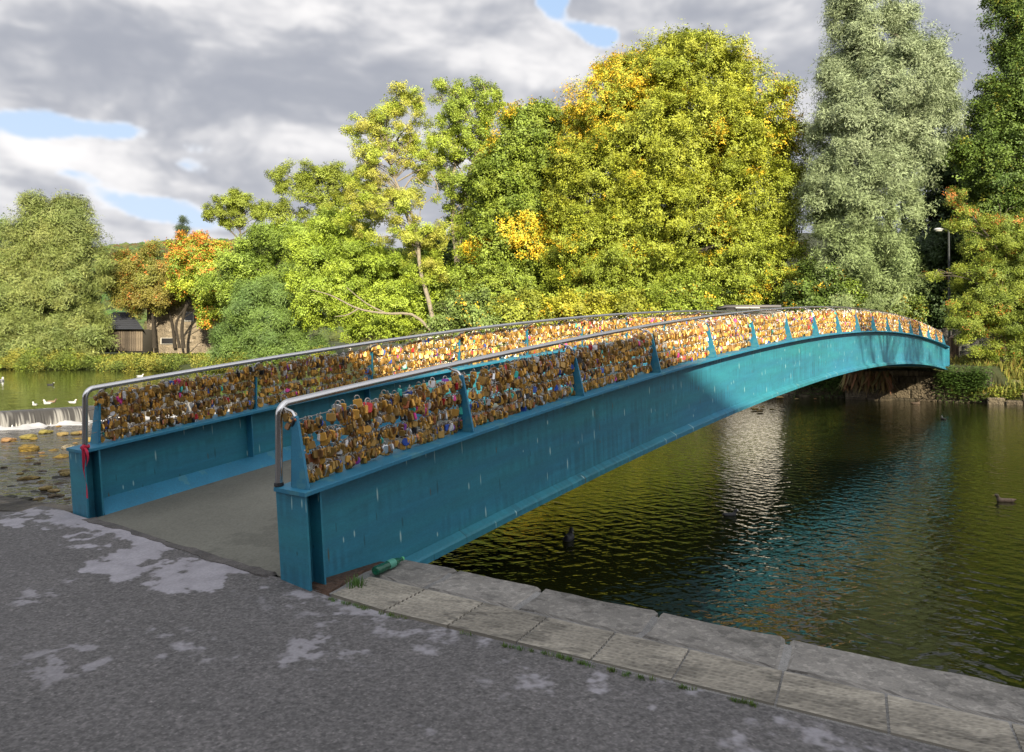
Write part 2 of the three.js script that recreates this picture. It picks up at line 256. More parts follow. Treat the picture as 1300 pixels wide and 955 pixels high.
// quay: ribbed slabs beside the pavement, smooth coping stones at the water, mortar and the wall below
const quay = info(new THREE.Group(), null, null, null, 'structure'); quay.name = 'quay_pavement'; scene.add(quay);
{
  const P = (x, y) => onPlane(x, y, GROUND);
  const mix = (a, b, t) => a.clone().lerp(b, t);
  // joints, near end to far right: [inner joint, pavement edge] for the ribbed row; [inner joint, water edge] for the copings
  const uw = (p) => toUW(p.x, p.z);
  const ribW = [[485, 778.7], [562.7, 799.4], [646.5, 822.6], [745.5, 843.4], [858, 861.5]].map(([x, y]) => uw(P(x, y))[1]);
  const copW = [[538.5, 747.5], [654.5, 773.5], [820.6, 804.6], [992, 850]].map(([x, y]) => uw(P(x, y))[1]);
  const step = (ribW[3] - ribW[0]) / 3; for (let i = 0; i < 12; i++) ribW.push(ribW[ribW.length - 1] + (step * (0.95 + 0.1 * hash(i, 3, 1))));
  for (let i = 0; i < 9; i++) copW.push(copW[copW.length - 1] - (0.85 + 0.35 * hash(i, 5, 2)));
  const ribTex = tex(1024, 512, (x, y, i, j) => { const q = 0.74 + 0.34 * (tfbm(x, y, 6, 5, 2) - .5) + 0.22 * (tnoise(x * 256, y * 128, 128, 3) - .5) - 0.12 * smooth(.54, .62, tfbm(x, y, 9, 4, 33)); return [q, q * .965, q * .9]; });
  const ribMat = [0.54, 0.60, 0.49].map((a, k) => std({ color: lin(a * .96, a * .95, a * .91), map: ribTex, bumpMap: grainBump, bumpScale: 0.006 }));
  const copTex = tex(1024, 512, (x, y) => { const a = tfbm(x, y, 4, 6, 12), q = 0.74 + 0.42 * (a - .5) + 0.14 * (tnoise(x * 300, y * 150, 150, 3) - .5) + 0.10 * smooth(.58, .66, tfbm(x, y, 34, 3, 51)) - 0.10 * smooth(.58, .7, tfbm(x, y, 18, 4, 57)); return [q, q * .985, q * .955]; });
  const copMat = [0.37, 0.42, 0.33].map((a) => std({ color: lin(a, a * .97, a * .93), map: copTex, bumpMap: grainBump, bumpScale: 0.012 }));
  const topR = GROUND + 0.012, topC = GROUND + 0.012;
  // a ribbed slab: ridges along the quay are real relief
  const ribbed = (w0, w1, u0a, u1a, u0b, u1b) => {
    const pos = [], uv = [], idx = [], nr = 10 * 4, nw = 6, gap = 0.006;
    for (let i = 0; i <= nr; i++) for (let j = 0; j <= nw; j++) {
      const f = i / nr, t = j / nw, ua = lerp(u0a + gap, u1a - gap, f), ub = lerp(u0b + gap, u1b - gap, f), u = lerp(ua, ub, t), w = lerp(w0 - gap, w1 + gap, t) + .075 * f;
      const ph = i % 4, ridge = (ph !== 0 || i === 0 || i === nr ? 0.0 : -0.02), worn = 0.005 * (fbm(u * 4, w * 4, 6.5, 3) - .5);
      const p = G(u, w, topR + ridge * (0.55 + 0.45 * vnoise(u * 3, w * 3, 2.5)) + worn); pos.push(p.x, p.y, p.z); uv.push(u / 1.1 + w * .37, w / 2.2);
    }
    const s = nw + 1;
    for (let i = 0; i < nr; i++) for (let j = 0; j < nw; j++) { const o = i * s + j; idx.push(o, o + s, o + 1, o + 1, o + s, o + s + 1); }
    const rim = []; for (let j = 0; j <= nw; j++) rim.push(j); for (let i = 1; i <= nr; i++) rim.push(i * s + nw); for (let j = nw - 1; j >= 0; j--) rim.push(nr * s + j); for (let i = nr - 1; i > 0; i--) rim.push(i * s);
    const o = pos.length / 3; for (const k of rim) { pos.push(pos[k * 3], pos[k * 3 + 1], pos[k * 3 + 2], pos[k * 3], -0.05, pos[k * 3 + 2]); uv.push(0, 0, 0, .05); }
    rim.forEach((_, k) => { const a = o + k * 2, b = o + ((k + 1) % rim.length) * 2; idx.push(a, b, a + 1, b, b + 1, a + 1); });
    return fromArrays(pos, uv, idx);
  };
  const skew = 0.10;                                        // the joints of the ribbed row run a little askew
  let prev = uw(P(418, 757))[1];
  ribW.forEach((wj, i) => { const a = i === 0 ? prev : ribW[i - 1]; part('slab', ribbed(a, wj, pavLine(a) + .012, innerLine(a), pavLine(wj) + .012, innerLine(wj)), ribMat[i % 3], quay); });
  // fill the wedge beside the girder with coarse dirt, later below; copings with worn edges
  let pw = uw(P(455, 728))[1] + 0.02;
  const joint = 0.013;
  copW.forEach((wj, i) => {
    const a = i === 0 ? -0.20 : copW[i - 1]; const g = joint;
    const k = .08, pts = [G(innerLine(a) + .028, a - g, 0), G(outLine(a) + 0.03 * (hash(i, 2, 2) - .5), a - g + k, 0), G(outLine((a + wj) / 2) + 0.025 * (hash(i, 9, 2) - .5), (a + wj) / 2 + k, 0), G(outLine(wj) + 0.03 * (hash(i, 4, 2) - .5), wj + g + k, 0), G(innerLine(wj) + .028, wj + g, 0)];
    part('slab', slabGeo(pts, topC + 0.004 * (hash(i, 7, 1) - .5), -0.34, 0.022, 0.034), copMat[i % 3], quay);
  });
  part('mortar', merge([slabGeo([G(pavLine(0) + .01, 0.0, 0), G(pavLine(-2) + .01, -2, 0), G(pavLine(-9) + .01, -9, 0), G(outLine(-9) - 0.06, -9, 0), G(outLine(0) - 0.06, -0.02, 0)], GROUND + 0.002, -0.06, 0.004)]), std({ color: lin(0.40, 0.39, 0.37), map: grainMap, bumpMap: grainBump, bumpScale: .01 }), quay);
  part('quay_wall', slabGeo([G(-.1, 3.4, 0), G(0.5, 3.4, 0), G(outLine(0) - .08, 0, 0), G(outLine(-14) - .08, -14, 0), G(outLine(-40) - .08, -40, 0), G(1, -40, 0), G(.3, -4, 0)], -0.07, -1.5, 0.02), std({ color: lin(0.13, 0.125, 0.105), map: grainMap }), quay);
  const dirt = part('dirt', slabGeo([G(0.03, 0.1, 0), G(0.03, -0.30, 0), G(0.30, -0.22, 0), G(0.5, -0.15, 0), G(.72, -.1, 0), G(.7, 0.1, 0)], GROUND + 0.014, -0.1, 0.03, 0.04), std({ color: lin(0.16, 0.09, 0.055), map: grainMap, bumpMap: grainBump, bumpScale: 0.04 }), quay);
}

// ------------------------------------------------------------------ footbridge
const paintTex = tex(2048, 512, (x, y) => {
  const m = 0.80 + 0.14 * (tfbm(x, y, 5, 5, 3) - 0.5) + 0.10 * (tfbm(x, y, 24, 4, 13) - 0.5) + 0.16 * (tnoise(x * 220, y * 3, 220, 7) - 0.5) * smooth(.4, .65, tfbm(x, y, 8, 3, 19)) + 0.05 * (tnoise(x * 600, y * 150, 150, 2) - .5);
  const hue = tfbm(x, y, 4, 4, 91) - .5; let c = [0.20 * m, (0.575 + .08 * hue) * m, (0.665 - .06 * hue) * m];
  const drip = (cols, rows, s, thr) => { const i = Math.floor(x * cols), j = Math.floor(y * rows), a = hash(i, j, s); if (a < thr) return 0; const cx = (i + .2 + .6 * hash(i, j, s + 1)) / cols, cy = (j + .3 + .4 * hash(i, j, s + 2)) / rows, wd = 0.0006 + 0.0011 * hash(i, j, s + 3), hg = 0.015 + 0.07 * hash(i, j, s + 4); const dx = (x - cx + 0.004 * (y - cy)) / wd, dy = (y - cy) / hg; return smooth(1, .35, Math.hypot(dx, dy)); };
  const white = Math.max(drip(70, 5, 11, .955), drip(110, 7, 21, .95)), scuff = drip(60, 6, 51, .94) * .7, rust = drip(50, 6, 31, .965) * .8;
  c = c.map((v, k) => lerp(v, [.80, .86, .82][k], white * 0.75)); c = c.map((v, k) => lerp(v, [.10, .25, .27][k], scuff * 0.7)); c = c.map((v, k) => lerp(v, [.42, .27, .17][k], rust * 0.8));
  return c;
}, { repeat: [1 / 7, 1 / 0.9] });
const paintPlain = tex(512, 512, (x, y) => { const m = 0.80 + 0.12 * (tfbm(x, y, 6, 5, 3) - 0.5) + 0.07 * (tnoise(x * 150, y * 150, 150, 2) - .5), d = smooth(.62, .72, tfbm(x, y, 10, 4, 77)) * .35; return [lerp(0.19 * m, .42, d), lerp(0.57 * m, .57, d), lerp(0.715 * m, .55, d)]; }, { repeat: [1, 1] });
const paintMat = std({ map: paintTex, roughness: 0.6, bumpMap: grainBump, bumpScale: 0.002, side: THREE.DoubleSide });
const paintTop = std({ map: paintPlain, roughness: 0.58 });
const steel = std({ color: lin(0.62, 0.61, 0.60), metalness: 1, roughness: 0.2 });
const darkSteel = std({ color: lin(0.30, 0.28, 0.26), metalness: 0.9, roughness: 0.45 });
const U0 = -0.045, U1 = 28.6, NP = 18;
const bridge = thing('footbridge', 'long arched teal steel footbridge with steel handrails and wires crowded with padlocks', 'footbridge');
for (const mir of [false, true]) {
  const say = mir ? 'left' : 'right';
  const sw = (p, a, b, n) => sweep(p, a, b, n, mir);
  info(part('girder_web', sw(rect(-0.055, -0.040, -0.80, -0.014), U0 + .03, U1, 90), paintMat, bridge), `teal steel side plate of the ${say} parapet`);
  part('top_flange', sw([[-0.20, -0.026], [-0.20, -0.003], [-0.197, 0], [0.117, 0], [0.12, -0.003], [0.12, -0.026]], U0 - 0.012, U1, 90), paintTop, bridge);
  part('bottom_flange', sw([[-0.0565, -0.775], [-0.060, -0.771], [-0.115, -0.80], [-0.13, -0.815], [-0.13, -0.862], [0.115, -0.862], [0.115, -0.842], [-0.02, -0.80]], U0 + 0.14, U1, 90), paintMat, bridge);
  part('inner_skirt', sw([[-0.0385, -0.50], [-0.036, -0.497], [0.115, -0.612], [0.115, -0.70], [-0.0385, -0.70]], U0 + 0.145, U1, 90), paintTop, bridge);
  for (const [ua, ub, wa, wb] of [[U0, U0 + 0.014, -0.185, 0.115], [U0 + 0.125, U0 + 0.139, -0.165, 0.11], [U1 - 0.02, U1, -0.185, 0.115]]) {
    const bot = ua === U0 ? -0.70 : -0.72; part('end_plate', sw(rect(wa, wb, bot, -0.0265), ua, ub, 1), paintMat, bridge);
  }
  for (let i = 1; i < NP; i++) { // thin upright ribs inside, under each second post
    part('stiffener', sw([[-0.0385, -0.03], [-0.0385, -0.49], [0.06, -0.49], [0.06, -0.05], [0.045, -0.03]], i * PITCHPOST - 0.006, i * PITCHPOST + 0.006, 1), paintTop, bridge);
  }
  for (let i = 0; i < NP; i++) {
    const u = i * PITCHPOST + (mir ? (i ? .1 : .14) : i === 1 ? -.05 : i === 2 ? -.03 : 0), last = i === NP - 1 ? 1 : 0;
    const post = part('post', sw([[0.004, 0.001], [0, 0.01], [0, 0.44], [-0.008, 0.452], [-0.04, 0.452], [-0.052, 0.44], [-0.165, 0.012], [-0.166, 0.001]], u - 0.009, u + 0.009, 1), paintTop, bridge);
    const arm = spline([B(u, mir ? W + 0.03 : -0.03, 0.44), B(u, mir ? W - 0.0 : 0.0, 0.475), B(u, mir ? W - 0.07 : 0.07, 0.492), B(u, mir ? W - 0.11 : 0.11, 0.505)], 8);
    part('rail_bracket', limb(arm, 0.010, 0.010, 6), steel, bridge);
  }
  const rail = [], wr = mir ? W - 0.105 : 0.105, ur = U0 + 0.018, rr = 0.07;
  rail.push(B(ur, wr, -0.0005), B(ur, wr, 0.2), B(ur, wr, 0.525 - rr)); for (let k = 1; k <= 6; k++) { const a = k / 6 * Math.PI / 2; rail.push(B(ur + rr - rr * Math.cos(a), wr, 0.525 - rr + rr * Math.sin(a))); }
  const uEnd = U1 - 0.1; for (let k = 1; k < 60; k++) rail.push(B(lerp(ur + rr, uEnd - rr, k / 60), wr, 0.525));
  for (let k = 0; k <= 6; k++) { const a = (1 - k / 6) * Math.PI / 2; rail.push(B(uEnd - rr + rr * Math.cos(a), wr, 0.525 - rr + rr * Math.sin(a))); }
  rail.push(B(uEnd, wr, 0));
  part('handrail', limb(rail, 0.0235, 0.0235, 16, 1, 0), steel, bridge);
  part('rail_foot', limb([B(ur, wr, 0), B(ur, wr, 0.022), B(ur, wr, 0.024)], [0.030, 0.030, 0.024], 0, 14), std({ color: lin(.012, .014, .016), roughness: .6 }), bridge);
  for (const hh of [0.425, 0.318, 0.212, 0.108]) { const pts = []; for (let k = 0; k <= 70; k++) pts.push(B(lerp(0, (NP - 1) * PITCHPOST, k / 70), mir ? W + 0.03 : -0.03, hh)); part('wire', limb(pts, 0.003, 0.003, 5), darkSteel, bridge); }
}
{
  const deckTex = tex(512, 1024, (x, y) => { const a = tfbm(x, y, 4, 6, 8), q = 0.70 + 0.2 * (a - .5) + 0.10 * (tnoise(x * 220, y * 220, 220, 1) - .5) - 0.07 * smooth(.58, .66, tfbm(x, y, 7, 5, 61)); return [q, q * .985, q * .92]; }, { repeat: [.4, .4] });
  part('deck', sweep([[0.115, -0.66], [0.115, -0.612], [W - 0.115, -0.612], [W - 0.115, -0.66]], 0.0, U1 + .6, 90), std({ color: lin(0.30, 0.307, 0.29), map: deckTex, bumpMap: grainBump, bumpScale: .003 }), bridge);
  for (let i = 1; i < 19; i++) part('cross_beam', sweep(rect(0.12, W - 0.12, -0.82, -0.663), i * 1.5 - 0.05, i * 1.5 + 0.05, 1), paintTop, bridge);
}
// threshold strip: broken dark tarmac edge against the deck
part('threshold_strip', slabGeo([G(0.02, 0.2, 0), G(-.05, 0.2, 0), G(-.06, 0.9, 0), G(-.05, 1.4, 0), G(-.04, 2.0, 0), G(-.09, 2.86, 0), G(0.02, 2.86, 0)], GROUND + 0.046, -0.1, 0.02, 0.07), std({ color: lin(0.17, 0.155, 0.145), map: grainMap, bumpMap: grainBump, bumpScale: 0.03 }), scene, 'structure');

// ------------------------------------------------------------------ padlocks
{
  const R = rng(77);
  const ext = (shape, d, seg = 6) => { const g = new THREE.ExtrudeGeometry(shape, { depth: d - 0.005, bevelEnabled: true, bevelThickness: 0.0025, bevelSize: 0.0025, bevelSegments: 1, curveSegments: seg, steps: 1 }); g.translate(0, 0, -(d - 0.005) / 2); return g; };
  const box = new THREE.Shape(); { const a = 0.0205, b = 0.040, r = 0.006; box.moveTo(-a + r, -b); box.lineTo(a - r, -b); box.lineTo(a, -b + r); box.lineTo(a, -r * .5); box.lineTo(a - r, 0); box.lineTo(-a + r, 0); box.lineTo(-a, -r * .5); box.lineTo(-a, -b + r); box.closePath(); }
  const heart = new THREE.Shape(); heart.moveTo(0, -0.044); heart.bezierCurveTo(-0.012, -0.028, -0.023, -0.02, -0.0215, -0.008); heart.bezierCurveTo(-0.02, 0.001, -0.006, 0.003, 0, -0.003); heart.bezierCurveTo(0.006, 0.003, 0.02, 0.001, 0.0215, -0.008); heart.bezierCurveTo(0.023, -0.02, 0.012, -0.03, 0, -0.044);
  const disc = new THREE.Shape(); disc.absarc(0, -0.019, 0.0205, 0, Math.PI * 2);
  const shapes = [['square', ext(box, 0.015, 3)], ['heart', ext(heart, 0.014, 3)], ['round', ext(disc, 0.014, 7)]];
  const uPts = []; for (let k = 0; k <= 8; k++) { const a = Math.PI * (1 - k / 8); uPts.push(V(Math.cos(a) * 0.0115, 0.010 + Math.sin(a) * 0.0115, 0)); }
  const shackleGeo = limb([V(-0.0115, -0.002, 0), ...uPts, V(0.0115, -0.002, 0)], 0.0031, 0.0031, 5);
  const colours = [['tarnished brass', .41, lin(.33, .20, .055), .5, .42], ['bright brass', .30, lin(.62, .34, .07), .5, .36], ['bronze brown', .13, lin(.24, .12, .045), .5, .45], ['silver', .06, lin(.58, .58, .58), .75, .35], ['black', .03, lin(.02, .02, .022), .1, .4], ['copper red', .03, lin(.42, .15, .07), .5, .4], ['blue', .011, lin(.03, .09, .42), .1, .35], ['red', .013, lin(.50, .025, .03), .1, .35], ['pink', .006, lin(.68, .06, .30), .1, .4], ['purple', .005, lin(.24, .06, .36), .1, .4], ['turquoise', .006, lin(.04, .42, .36), .1, .4], ['green', .004, lin(.05, .30, .07), .1, .4], ['white', .009, lin(.75, .75, .73), 0, .5]];
  const pick = () => { let t = R() * 1.0; for (const c of colours) { if ((t -= c[1]) < 0) return c; } return colours[0]; };
  const all = [], hh = [0.425, 0.318, 0.212, 0.108], wires = ['top', 'second', 'third', 'lowest'];
  const Y = V(0, 1, 0);
  for (const mir of [false, true]) for (let row = 0; row < 4; row++) for (let i = 0; i < NP - 1; i++) {
    const sh0 = mir ? .1 : 0; let u = i * PITCHPOST + 0.06 + sh0; const end = (i + 1) * PITCHPOST - 0.025 + sh0, loose = R() < 0.3 ? 0.75 + R() * .2 : 2;
    while (u < end) {
      const f = (u - i * PITCHPOST) / PITCHPOST; let gap = 0.0064 + 0.0042 * R();
      if (f > loose && row > 0) gap *= 2.2;
      if (R() < .02) gap += .05;
      u += gap;
      const sc = (1.0 + 0.5 * R() * R()) * (row === 0 ? 1.15 : 1), w0 = -0.03 + (R() - 0.5) * 0.03;
      let drop = 0.016 * sc; if (R() < .62) drop += .052 * R();
      if (row === 0 && R() < 0.35) drop -= 0.035 + R() * .02;                     // pushed up on its neighbours
      if (row === 0 && R() < 0.25) drop += 0.045;                                  // hung from another lock
      const base = B(u, mir ? W - w0 : w0, hh[row] - drop);
      const yaw = Math.atan2(-DZ, DX) + Math.PI / 2 + (R() - 0.5) * 2.6 + (R() < .25 ? 1.4 : 0), tilt = (R() - .5) * .7, lean = (R() - .5) * .45;
      const q = new THREE.Quaternion().setFromEuler(new THREE.Euler(lean, yaw, tilt, 'YXZ'));
      const c = pick(), sh = R() < 0.78 ? 0 : R() < 0.55 ? 1 : 2;
      all.push({ f: clamp((u - sh0 - i * PITCHPOST) / PITCHPOST), p: base, q, s: sc, c, sh, mir, row, i, v: 0.7 + 0.6 * R(), d: base.distanceTo(camera.position) / sc });
    }
  }
  // locks heaped on the brackets at the head of each post
  for (const mir of [false, true]) for (let i = 0; i < NP; i++) for (let k = 0; k < 14; k++) { const w0 = lerp(-0.05, 0.09, R()); const base = B(i * PITCHPOST + (mir ? (i ? .1 : .14) : 0) + (R() - .5) * .04, mir ? W - w0 : w0, 0.46 + w0 * .4 - 0.02 - (R() < .15 ? .05 : 0)); all.push({ p: base, q: new THREE.Quaternion().setFromEuler(new THREE.Euler((R() - .5) * 1.6, R() * 6, (R() - .5) * 1.2, 'YXZ')), s: .9 + .3 * R(), c: pick(), sh: R() < .8 ? 0 : 1, mir, row: 4, i, v: .7 + .6 * R(), d: base.distanceTo(camera.position) }); }
  all.sort((a, b) => a.d - b.d);
  const mats = {}, protos = {};
  const shackleMat = std({ color: lin(.36, .34, .31), metalness: .9, roughness: .32 });
  const ordinal = ['first', 'second', 'third', 'fourth', 'fifth'];
  const near = all.slice(0, 300), rest = all.slice(300);
  for (const a of near) {
    const [shape, geo] = shapes[a.sh], tone = a.v < 1 ? 0 : 1, key = a.c[0] + a.sh + tone;
    const m = mats[a.c[0] + tone] ??= std({ color: a.c[2].clone().multiplyScalar(tone ? 1.15 : 0.8), metalness: a.c[3], roughness: a.c[4] });
    const side = a.mir ? 'left' : 'right';
    const where = a.row === 4 ? `heaped on the ${ordinal[a.i]} post of the ${side} parapet` : `on the ${wires[a.row]} wire, ${['near end', 'nearer middle', 'farther middle', 'far end'][Math.min(3, Math.floor(a.f * 4))]} of ${side} parapet's ${ordinal[a.i]} panel`;
    const label = `${tone ? 'lighter' : 'darker'} ${a.c[0]} ${shape} padlock ${where}`;
    let o;
    if (!protos[key]) { o = protos[key] = new THREE.Group(); part('body', geo, m, o); part('shackle', shackleGeo, shackleMat, o); } else o = protos[key].clone();
    o.name = numbered('padlock'); info(o, label, 'padlock', a.row === 4 ? 'padlocks heaped on the post heads' : `padlocks on the wires of the ${side} parapet`);
    o.position.copy(a.p); o.quaternion.copy(a.q); o.scale.setScalar(a.s); scene.add(o);
  }
  const mass = new THREE.Group(); mass.name = 'padlock_mass'; info(mass, 'thousands of small brass and coloured padlocks filling the wires further along the bridge', 'padlocks', null, 'stuff'); scene.add(mass);
  const M = new THREE.Matrix4(), one = V(1, 1, 1), c = new THREE.Color();
  const fill = (name, geo, list, tint, mat) => { const im = new THREE.InstancedMesh(geo, mat, list.length); list.forEach((a, k) => { im.setMatrixAt(k, M.compose(a.p, a.q, one.setScalar(a.s))); im.setColorAt(k, tint(a)); }); im.castShadow = im.receiveShadow = true; im.name = name; im.userData.kind = 'stuff'; mass.add(im); };
  const metal = std({ color: 0xffffff, metalness: .5, roughness: .42 }), plastic = std({ color: 0xffffff, roughness: .4 });
  shapes.forEach(([shape, geo], k) => {
    fill('padlock_bodies', geo, rest.filter((a) => a.sh === k && a.c[3] > .2), (a) => c.copy(a.c[2]).multiplyScalar(a.v), metal);
    fill('padlock_bodies', geo, rest.filter((a) => a.sh === k && a.c[3] <= .2), (a) => c.copy(a.c[2]).multiplyScalar(a.v), plastic);
  });
  fill('padlock_shackles', shackleGeo, rest, (a) => c.setRGB(.40, .37, .33).multiplyScalar(.7 + .4 * a.v), std({ color: 0xffffff, metalness: .85, roughness: .34 }));
}

// ------------------------------------------------------------------ small things on the near bank
{ // ribbon tied round the foot of the left handrail
  const t = thing('ribbon', 'crimson ribbon tied round the foot of the left handrail, its tails hanging down', 'ribbon');
  const m = std({ color: lin(.48, .012, .05), roughness: .7 });
  const strip = (pts, wd, tw = 0) => { const pos = [], uv = [], idx = []; pts.forEach((p, i) => { const f = i / (pts.length - 1), a = tw * f; const s = V(DX * Math.cos(a) - NX * Math.sin(a), 0, DZ * Math.cos(a) - NZ * Math.sin(a)).multiplyScalar(wd * (0.55 + .45 * Math.sin(Math.PI * clamp(f * .9 + .1)))); for (const k of [-1, 1]) { pos.push(p.x + s.x * k, p.y, p.z + s.z * k); uv.push(k, f); } if (i) { const o = (i - 1) * 2; idx.push(o, o + 1, o + 3, o, o + 3, o + 2); } }); return fromArrays(pos, uv, idx); };
  const L = W - 0.105, u = U0 + 0.018, out = (w, du, hh) => B(u + du, w, hh);
  const ring = []; for (let k = 0; k <= 14; k++) { const a = k / 14 * 6.283; ring.push(out(L + Math.cos(a) * .03, Math.sin(a) * .03, .03 + .01 * Math.sin(a * 2))); }
  part('knot', merge([limb(ring, .010, .010, 6), limb([out(L - .03, -.02, .045), out(L - .04, -.035, .03), out(L - .035, -.03, .01)], .014, .012, 7)]), m, t);
  part('tail', strip(spline([out(L - .045, -.03, .02), out(L - .05, -.035, -.06), out(L - .046, -.04, -.16), out(L - .055, -.03, -.30), out(L - .05, -.03, -.41)], 20), .020, 1.8), m, t);
  part('loop', strip(spline([out(L - .04, -.02, .03), out(L - .085, -.02, .0), out(L - .095, -.02, -.06), out(L - .07, -.025, -.12), out(L - .05, -.03, -.15)], 16), .014, 1.2), m, t);
}
{ // green plastic bottle lying against the girder
  const a = onPlane(476, 735, GROUND), b = onPlane(511, 718.5, GROUND), dir = b.clone().sub(a), L = dir.length();
  const t = thing('bottle', 'empty clear green plastic bottle lying at the foot of the teal girder', 'bottle', null, a.clone().setY(GROUND + 0.05));
  t.quaternion.setFromUnitVectors(V(0, 1, 0), dir.normalize());
  const r = 0.030, prof = [[0.001, 0.006], [.02, 0], [.03, .004], [r, .02], [r, .3], [r * .93, .36], [r, .42], [r, .66], [r * .8, .78], [r * .45, .90], [.0125, .94], [.0125, .985], [.0105, 1]].map(([x, y]) => new THREE.Vector2(x, y < .05 ? y : y * L));
  part('bottle_body', new THREE.LatheGeometry(prof, 20), new THREE.MeshPhysicalMaterial({ color: lin(.05, .38, .24), roughness: .08, transmission: .8, thickness: 0, side: THREE.DoubleSide }), t);
  part('label', shift(new THREE.CylinderGeometry(r + .001, r + .001, L * .22, 20, 1, true), 0, L * .54, 0), std({ color: lin(.08, .30, .22), roughness: .5 }), t);
  part('cap', shift(new THREE.CylinderGeometry(.0145, .0145, .016, 16), 0, L * .99, 0), std({ color: lin(.1, .45, .2), roughness: .5 }), t);
}
// grass and weeds in the joints
const bladeGeo = (n, h, spread, seed) => { const R = rng(seed), pos = [], idx = []; for (let k = 0; k < n; k++) { const a = R() * 6.28, r = R() * spread, x = Math.cos(a) * r, z = Math.sin(a) * r, hh = h * (.5 + .5 * R()), b = a + (R() - .5) * 2, lx = Math.cos(b) * hh * .7 * R(), lz = Math.sin(b) * hh * .7 * R(), w = .06 * h, wx = -Math.sin(b) * w, wz = Math.cos(b) * w, o = pos.length / 3; pos.push(x - wx, 0, z - wz, x + wx, 0, z + wz, x + lx * .5 + wx * .7, hh * .65, z + lz * .5 + wz * .7, x + lx * .5 - wx * .7, hh * .65, z + lz * .5 - wz * .7, x + lx, hh, z + lz); idx.push(o, o + 1, o + 2, o, o + 2, o + 3, o + 3, o + 2, o + 4); } return fromArrays(pos, null, idx); };
function scatter(name, geo, mat, list, parent) { const im = new THREE.InstancedMesh(geo, mat, list.length), M = new THREE.Matrix4(), q = new THREE.Quaternion(), e = new THREE.Euler(), q2 = new THREE.Quaternion(), UP = V(0, 1, 0); list.forEach((a, k) => { if (a.n) q.setFromUnitVectors(UP, a.n).multiply(q2.setFromAxisAngle(UP, a.ry)); else q.setFromEuler(e.set(a.rx ?? 0, a.ry ?? 0, a.rz ?? 0, 'YXZ')); im.setMatrixAt(k, M.compose(a.p, q, typeof a.s === 'number' ? V(a.s, a.s, a.s) : a.s)); if (a.c) im.setColorAt(k, a.c); }); im.castShadow = im.receiveShadow = true; im.name = parent === scene ? numbered(name) : name; parent.add(im); return im; }
{
  const R = rng(5), list = [];
  const along = [[[418, 762], [468, 775], 60], [[482, 779], [520, 789], 34], [[575, 803], [600, 810], 16], [[622, 817], [654, 825], 34], [[660, 826], [704, 834], 70], [[704, 835], [748, 845], 60], [[748, 846], [800, 857], 50], [[790, 858], [840, 866], 45], [[860, 872], [990, 905], 90]];
  for (const [a, b, n] of along) for (let k = 0; k < n * .8; k++) { const f = R(); if (vnoise(f * 9, a[0] * .1) < .42) continue; const p = onPlane(lerp(a[0], b[0], f) + (R() - .5) * 3, lerp(a[1], b[1], f) + (R() - .5) * 3, GROUND + .004); list.push({ p, s: .35 + .5 * R(), ry: R() * 6, c: lin(.06 + .05 * R(), .12 + .06 * R(), .02) }); }
  info(scatter('grass', bladeGeo(10, .032, .03, 3), std({ color: 0xffffff, roughness: .7 }), list, scene), 'thin line of short green grass growing between the pavement and the ribbed slabs', 'grass', null, 'stuff');
  const tuft = thing('weed', 'leafy green weed growing in the dirt at the foot of the girder', 'weed', null, onPlane(452, 744, GROUND + .01));
  part('leaves', bladeGeo(46, .07, .07, 8), std({ color: lin(.07, .15, .025), roughness: .6 }), tuft);
}

// ------------------------------------------------------------------ stones in the shallow run
function rockGeo(seed, flat = .6) { const R = rng(seed * 97 + 5), cuts = []; for (let k = 0; k < 11; k++) { const n = V(R() * 2 - 1, (R() - .35) * 1.6, R() * 2 - 1).normalize(); cuts.push([n, .52 + .3 * R()]); } const g = new THREE.IcosahedronGeometry(1, 7), p = g.attributes.position; for (let i = 0; i < p.count; i++) { const v = V(p.getX(i), p.getY(i), p.getZ(i)); let s = 0.86 + 0.3 * (fbm(v.x * 1.1 + seed * 7, v.y * 1.1 + 3, v.z * 1.1, 3) - .5); v.multiplyScalar(s); for (const [n, c] of cuts) { const d = v.dot(n) - c; if (d > 0) v.addScaledVector(n, -d * .93); } s = 1 + .07 * (fbm(v.x * 5 + seed, v.y * 5, v.z * 5, 3) - .5); p.setXYZ(i, v.x * s * 1.2, v.y * s * flat * 1.15, v.z * s * 1.2); } g.computeVertexNormals(); return g; }
